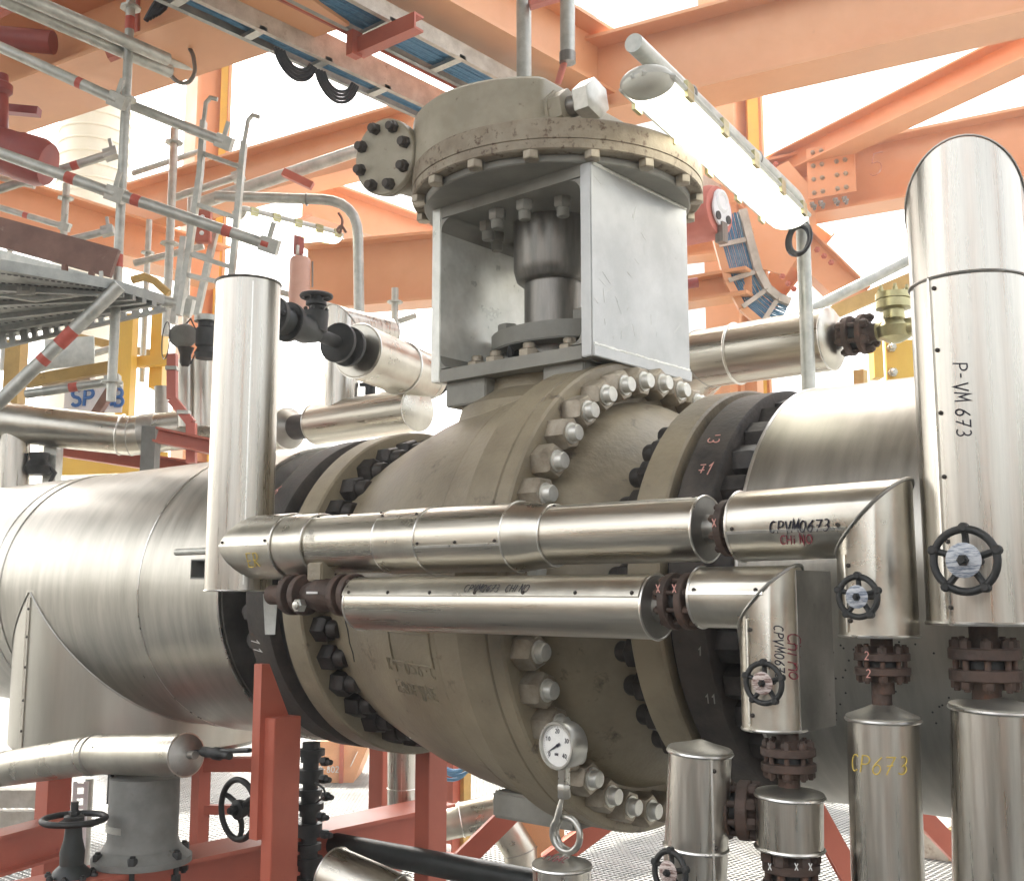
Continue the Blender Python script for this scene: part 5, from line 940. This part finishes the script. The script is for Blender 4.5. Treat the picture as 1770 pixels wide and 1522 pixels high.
# ------------------------------------------------------------------ cable trays overhead
def ytray(name, label, xl, xr, yy, z, near, far, railh, ncab, cabm, rungs=.45, lm='tray'):
    pl, pr = AZ(xl, yy, z), AZ(xr, yy, z); x0, x1 = pl.x, pr.x; y0 = pl.y-near; y1 = pl.y+far
    T = thing(name, label, 'cable tray', ((x0+x1)/2, y0, z))
    MB().channel((x0, y0, z+railh/2), (x0, y1, z+railh/2), railh, .03, .004, flip=-1).build('side_rail', lm, T); MB().channel((x1, y0, z+railh/2), (x1, y1, z+railh/2), railh, .03, .004, flip=1).build('side_rail', 'tray_rail', T)
    y = y0+.1
    while y < y1: MB().box(((x0+x1)/2, y, z+.012), (x1-x0, .05, .022)).build('rung', 'galv', T); y += rungs
    mb = MB(); n = ncab
    for i in range(n):
        xx = x0+.03+(x1-x0-.06)*(i+.5)/n; pts = [V((xx+random.uniform(-.008, .008), y0+(y1-y0)*k/10, z+.036+random.uniform(0, .008))) for k in range(11)]; mb.tube(pts, (x1-x0-.06)/n*.60, 7)
    mb.build('cables', cabm, T); return T, x0, x1
T, x0, x1 = ytray('cable_tray', 'narrow overhead cable tray with a broad beige side running away at top centre', 486, 556, 100, 4.45, 2.6, 4.5, .16, 11, 'bluecable')
T, x0, x1 = ytray('cable_tray', 'wide overhead cable tray full of bluish cables beside the beige one', 690, 796, 100, 4.55, 2.6, 4.5, .10, 16, 'bluecable', .55)
mb = MB(); mb.box((x0-.012, AZ(690, 100, 4.55).y+1, 4.60), (.012, 7, .12)); solo(mb, 'tray_edge', 'red', 'thin red edge strip along the wide cable tray', 'strip')
a, b = AZ(612, 92, 4.42), AZ(716, 46, 4.42); T = thing('tray_hanger', 'red channel crossing under the wide cable tray', 'bracket', a); MB().channel(a+ez*.04, b+ez*.04, .09, .07, .012, flip=1).build('channel', 'red', T); MB().box(a+ez*.05, (.05, .07, .14)).build('end_lip', 'red', T)
for k, (x0_, y0_, x1_, y1_, dp) in enumerate(((475, 82, 545, 118, 30), (545, 118, 618, 150, 34))):
    mb = MB()
    for i in range(4):
        a, b = AZ(x0_+i*5, y0_+i*2, 4.44), AZ(x1_-i*3, y1_-i*2, 4.44); dz = sz(dp-i*5, a); mb.tube([a.lerp(b, t)-ez*dz*1.3*(1-(2*t-1)**2)**.7 for t in [k_/14 for k_ in range(15)]], .010, 7)
    solo(mb, 'cable_loop', 'cable', ('left', 'right')[k]+' of two slack loops of black cable below the narrow tray', 'cable', 'slack cable loops')
# cable ladder bending down at the right
P = [AH(x, y, 7.0) for x, y in ((1256, 370), (1268, 420), (1284, 478), (1304, 516), (1330, 538), (1354, 548))]; T = thing('cable_ladder', 'cable ladder full of blue cables curving down right of the red pulley block', 'cable tray', P[-1]); wd = sz(27, P[0]); dirs = [(P[min(i+1, 5)]-P[max(i-1, 0)]).normalized() for i in range(6)]; nor = [FH.cross(d).normalized() for d in dirs]
if nor[0].dot(RT) < 0: nor = [-x for x in nor]
for s, m in ((-1, 'orange'), (1, 'tray_rail')):
    mb = MB()
    for i in range(5): mb.bar(P[i]+nor[i]*wd*s, P[i+1]+nor[i+1]*wd*s, .09 if s > 0 else .04, .05, nor[i])
    mb.build('side_rail', m, T)
mb = MB()
for k in range(15):
    t = -1+2*(k+.5)/15; mb.tube([P[i]+nor[i]*wd*t*.92+FH*random.uniform(.0, .012) for i in range(6)], wd*.058, 6)
mb.build('cables', 'bluecable', T)
for i in (1, 2, 3, 4): MB().bar(P[i]-nor[i]*wd*1.0-FH*.02, P[i]+nor[i]*wd*1.0-FH*.02, .03, .02, FH).build('rung', 'tray_rail', T)
a = AH(1213, 372, 6.3); T = thing('pulley_block', 'red round hoist block with a white holed ring facing right beside the bracket', 'hoist', a-ez*.2); ax = (RT*.75-FH*.66); r = sz(47, a)
MB().lathe(a-ax*.25, ax, [(0, r*.95), (.25, r), (.33, r), (.37, r*.9), (.375, 0)], 40).build('drum', 'pinkred', T); c = a+ax*.13; MB().torus(c+ez*r*.32, ax, r*.33, r*.14, 30, 8).build('ring', 'white', T); MB().lathe(c-ez*.02*r, ax, [(0, r*.62), (.012, r*.62), (.014, r*.55)], 30).build('face_plate', 'white', T)
for t in (-.35, .35): MB().lathe(c-ez*r*.30+ax.cross(ez)*r*t, ax, [(0, r*.16), (.02, r*.16)], 18).build('hole', 'blackiron', T)
MB().box(c-ez*r*.85, (.05, .06, .12)).build('latch', 'shaft', T)
tube_px('pipe_stub', 'short oxblood pipe stub right of the bracket box', [(1165, 494), (1206, 488)], 9, 6.8, 'oxblood', (), None, 'pipe'); tube_px('riser_pipe', 'left of two grey upright pipes above the valve operator', [(906, 150), (905, -60)], 13, 5.0, 'galv', (), 'grey upright pipes above the operator', 'pipe')
T, P, r = tube_px('riser_pipe', 'right of two grey upright pipes above the valve operator, ending in a rusty rod', [(981, 102), (981, -60)], 13, 4.9, 'galv', (), 'grey upright pipes above the operator', 'pipe'); MB().tube([AH(978, 100, 4.9), AH(964, 145, 4.95)], .016, 10).build('rod', 'pinkred', T); MB().cyl(P[0]-ez*.02, P[0]+ez*.03, r*1.1, 16).build('end_collar', 'shaft', T)
rail('bracket_arm', 'pinkred', 915, 8, 968, -8, 4.95, 14, 'red bracket arm tying the two grey upright pipes at the top edge', 'bracket', shape='B', w=.05)
# lamps
def lamp(label, a, b, wid, m2='lampglow'):
    d = (b-a).normalized(); u = d.cross(ez).normalized(); T = thing('fluorescent_lamp', label, 'lamp', (a+b)/2, 'fluorescent lamps'); L = (b-a).length; w = wid/2
    def half(r, t0, t1, dep, e): # rounded trough: capsule outline with a half-round section
        rings = []; ts = [r*.8*(1-cos(pi/2*k/10)) for k in range(11)]; ts = ts+[r*.8+(L-1.6*r)*k/20 for k in range(1, 20)]+[L-q for q in ts[::-1]]; N = len(ts)-1
        for t in ts:
            t = min(max(t, t0), t1); e_ = min(1, sqrt(max(0., 1-max(0, 1-min(t, L-t)/(r*.8))**2))); rings.append((t, max(.02, e_)))
        vs = []; S = 14
        for t, s in rings:
            for j in range(S+1): an = pi*j/S; vs.append(a+d*t+u*(r*s*cos(an))-ez*(dep*s*sin(an)*e))
        fs = [(k*(S+1)+j, k*(S+1)+j+1, (k+1)*(S+1)+j+1, (k+1)*(S+1)+j) for k in range(N) for j in range(S)]; fs += [(k*(S+1), (k+1)*(S+1), (k+1)*(S+1)+S, k*(S+1)+S) for k in range(N)]
        return MB().add(vs, fs)
    half(w, 0, L, .045, -1).build('housing', 'lampbody', T); half(w*.96, 0, L*.06, .04, 1).build('end_cover', 'lampclear', T); half(w*.96, L*.06, L*.96, .04, 1).build('diffuser', m2, T); half(w*.96, L*.96, L, .04, 1).build('end_cover', 'lampclear', T)
    mb = MB(); N = 22; pts = []
    for s in (-1, 1):
        pts = [a+d*(L*k/N)+u*s*w*1.01*min(1, sqrt(max(0.02, 1-max(0, 1-min(L*k/N, L-L*k/N)/(w*.8))**2))) for k in range(N+1)]; mb.tube(pts, .009, 6)
    mb.build('gasket_rim', 'lampbody', T)
    o = local_part('clip', lambda q: q.box((0, 0, 0), (.012, .05, .05), u, d), 'brass', T); scatter(o, [a+d*L*t+u*s*w*1.04 for s in (-1, 1) for t in (.12, .32, .52, .72, .9)])
    return T
la = AH(1102, 128, 2.9); lb = AH(1368, 380, 2.9); zl = la.z; lb = AZ(1372, 386, zl); lamp('lit fluorescent lamp hanging at a slant under the tube right of the operator', la, lb, sz(98, la))
P = [AZ(1095, 74, zl+.10), AZ(1362, 332, zl+.10), AZ(1390, 372, zl+.02)]; q = P[2]; pth = fillet([P[0], AZ(1386, 352, zl+.10), V((AZ(1388, 400, zl).x, AZ(1388, 400, zl).y, zl-.12)), V((AZ(1388, 400, zl).x, AZ(1388, 400, zl).y, 1.7))], .12); T = thing('lamp_post', 'grey tube post bending over to carry the lit lamp at right', 'lamp post', V((pth[-1].x, pth[-1].y, 1.7))); MB().tube(pth, sz(17, P[0]), 18).build('tube', 'galv', T)
for t in (.28, .72): p = P[0].lerp(P[1], t); MB().torus(p, (P[1]-P[0]), sz(17, P[0])*1.05, .006, 20, 6).build('clamp', 'shaft', T)
c = AH(1384, 410, 4.1); mb = MB()
for i in range(5): mb.torus(c+FH*.012*i+ez*random.uniform(-.01, .01), FH*.5+RT*.85, .055+.005*(i % 3), .006, 24, 5)
solo(mb, 'cable_coil', 'cable', 'coil of dark cable hung on the lamp post at right', 'cable')
a, b = AH(412, 364, 6.8), AH(592, 386, 6.8); a, b = AH(405, 366, 6.2), AZ(592, 384, AH(405, 366, 6.2).z); b = AH(590, 384, 6.7); b.z = a.z; lamp('lit fluorescent lamp under the arched conduit left of the bracket', a, b, sz(44, a))
pth = fillet([AH(360, 345, 6.4), AH(602, 346, 6.4), AH(620, 372, 6.4), AH(622, 600, 6.4)], .15); pth = fillet([AH(372, 339, 6.4), AH(618, 347, 6.4), AH(622, 620, 6.4)], .22); T = thing('lamp_post', 'grey conduit arch that carries the lit lamp left of the bracket', 'lamp post', pth[-1]); MB().tube(pth, sz(9, pth[0]), 14).build('tube', 'galv', T); MB().torus(AH(530, 345, 6.4), RT, sz(10, pth[0]), .006, 18, 6).build('clamp', 'shaft', T)
pts = fillet([AH(585, 368, 6.2), AH(593, 380, 6.2), AH(588, 404, 6.2), AH(582, 398, 6.2), AH(590, 388, 6.2), AH(598, 402, 6.2)], .04, 4); solo(MB().tube(pts, .008, 6), 'cable_coil', 'brownboard', 'little loop of dark cable at the right end of the left lamp', 'cable')
tube_px('conduit', 'pale tube running along the orange beam left of the round side cover', [(345, 352), (625, 258)], 11, 7.3, 'galv', (), None, 'pipe'); rail('bracket_arm', 'red', 490, 298, 540, 322, 7.2, 13, 'short red bracket below the tube on the left orange beam', 'bracket', shape='B', w=.05)
p, q = AH(516, 445, 7.2), AH(516, 560, 7.2); r = sz(18, p); T = thing('silencer', 'pinkish upright cylinder hanging from a hook left of the lamp conduit', 'cylinder', q); MB().lathe(q, ez, [(0, r), (p.z-q.z-.02, r), (p.z-q.z, r*.8), (p.z-q.z+.005, 0)], 28).build('body', 'palepink', T); MB().box(p+ez*.12, (.05, .05, .2)).build('shackle', 'oxblood', T); MB().torus(p+ez*.04, RT, .04, .012, 20, 6).build('eye', 'steel', T)
tube_px('thin_rod', 'thin dark rod standing right of the pinkish cylinder', [(540, 452), (540, 496)], 1.6, 7.2, 'shaft', (), None, 'rod')
# far vessels
p = AH(1130, 60, 22); T = thing('storage_tank', 'huge pale blue-white vessel blurring into the sky at top centre', 'tank', (p.x, p.y, -4)); r = sz(98, p); MB().lathe((p.x, p.y, -4), ez, [(0, r*1.02), (17.2, r*1.02), (17.4, r*.98), (30, r*.9)], 64).build('shell', 'tank', T)
p = AH(1015, 20, 20); T = thing('stair_tower', 'pale stair landing beside the huge vessel at the top edge', 'stairs', p-ez*.6); MB().box(p, (.5, .5, .05)).build('landing', 'galv', T); MB().box(p+ez*.3-FH*.25, (.5, .03, .5), RT, -FH).build('side_panel', 'galv', T)
p = AH(165, 220, 16); r = sz(57, p); T = thing('exhaust_stack', 'pale cream ribbed exhaust duct glowing behind the scaffold upright', 'stack', (p.x, p.y, 3)); MB().lathe((p.x, p.y, 3.2), ez, [(0, r*1.05), (8, r*.95)], 48).build('shell', 'stack', T)
for y in range(170, 400, 22): MB().torus(V((p.x, p.y, AH(165, y, 16).z)), ez, r*1.0, .02, 48, 6).build('rib', 'stack', T)
# ================================================================== unseen surroundings: decks and walls added for shade, orange steel mirrored in the cladding
mb = MB().box((-.5, 1.05, 5.45), (9, 4.5, .08))
for i in range(6): mb.ibeam((-4.6+i*1.7, -1.2, 5.25), (-4.6+i*1.7, 3.3, 5.25), .30, .16, .015, .01)
struct(mb, 'shade_deck', 'tray_rail')  # unseen deck, added to keep the sun off the valve
struct(MB().box((-1.5, -3.2, -.05), (16, 11.4, .03)), 'bounce_shield', 'greenblack')  # unseen dark plate, added to stop light bouncing up from the ground
for i, (x, y) in enumerate(((1.9, -2.6), (-2.2, -4.2), (-6.5, -4.2), (4.6, 1.2))):
    solo(MB().ibeam((x, y, -.03), (x, y, 5.2), .28, .28, .02, .014, (1, 0, 0)), 'steel_column', 'orange', ('orange column close behind the viewer on the right', 'orange column behind the viewer in the middle of the bay', 'orange column behind the viewer far to the left', 'orange column outside the right edge of the view')[i], 'column', 'columns of the bay behind the viewer')
solo(MB().ibeam((-9, -4.2, 1.25), (6, -4.2, 1.25), .30, .2, .016, .012), 'steel_beam', 'orange', 'orange rail beam spanning the bay behind the viewer', 'beam')
T = thing('light_shield_wall', 'long grey ribbed metal building added behind the viewer to block low light', 'shield', (-4, -8, -4)); MB().box((-12, -8.5, -.5), (56, 1, 7.0)).build('wall', 'wallgrey', T)  # unseen wall, added to block low light so the valve's underside darkens
mb = MB()
for i in range(65): mb.box((-39.5+i*.85, -7.96, -.5), (.12, .08, 7.0))
mb.build('wall_rib', 'wallgrey', T)
T = thing('light_shield_block', 'dark block added outside the right edge of the view to cut low light', 'shield', (5.4, 2, -.03)); MB().box((5.8, 2.4, 1.1), (.8, 6, 2.2)).build('wall', 'greycast', T); MB().box((5.38, 2.4, .7), (.05, 5.6, .1)).build('rail', 'red', T)  # unseen block, added to cut low light from the right
struct(MB().box((-9.5, 2.8, 12.0), (14, 8.6, .2)), 'shade_roof', 'tray_rail')  # unseen roof, added to shade the valve and the floor beneath
mb = MB().box((-10, -.8, 6.3), (8.6, 6.4, .1))
for i in range(6): mb.ibeam((-14+i*1.6, -4, 6.1), (-14+i*1.6, 2.4, 6.1), .3, .16, .015, .01)
struct(mb, 'reflection_deck', 'tray')  # unseen deck, added so the left main pipe reflects something dark
# ------------------------------------------------------------------ thin volume added to imitate backlight glare washing out the far steelwork
m = bpy.data.materials.new('glare_volume'); m.use_nodes = True; nt = m.node_tree; nt.nodes.clear(); ou = nt.nodes.new('ShaderNodeOutputMaterial'); pv = nt.nodes.new('ShaderNodeVolumePrincipled')
pv.inputs['Color'].default_value = (.98, .97, .95, 1); pv.inputs['Density'].default_value = .009; pv.inputs['Anisotropy'].default_value = .35; nt.links.new(pv.outputs[0], ou.inputs['Volume']); MAT['glare_volume'] = m
hz = MB().box((0, 0, 12.9), (124, 124, 36.4)).build('glare_volume', 'glare_volume'); hz['kind'] = 'stuff'
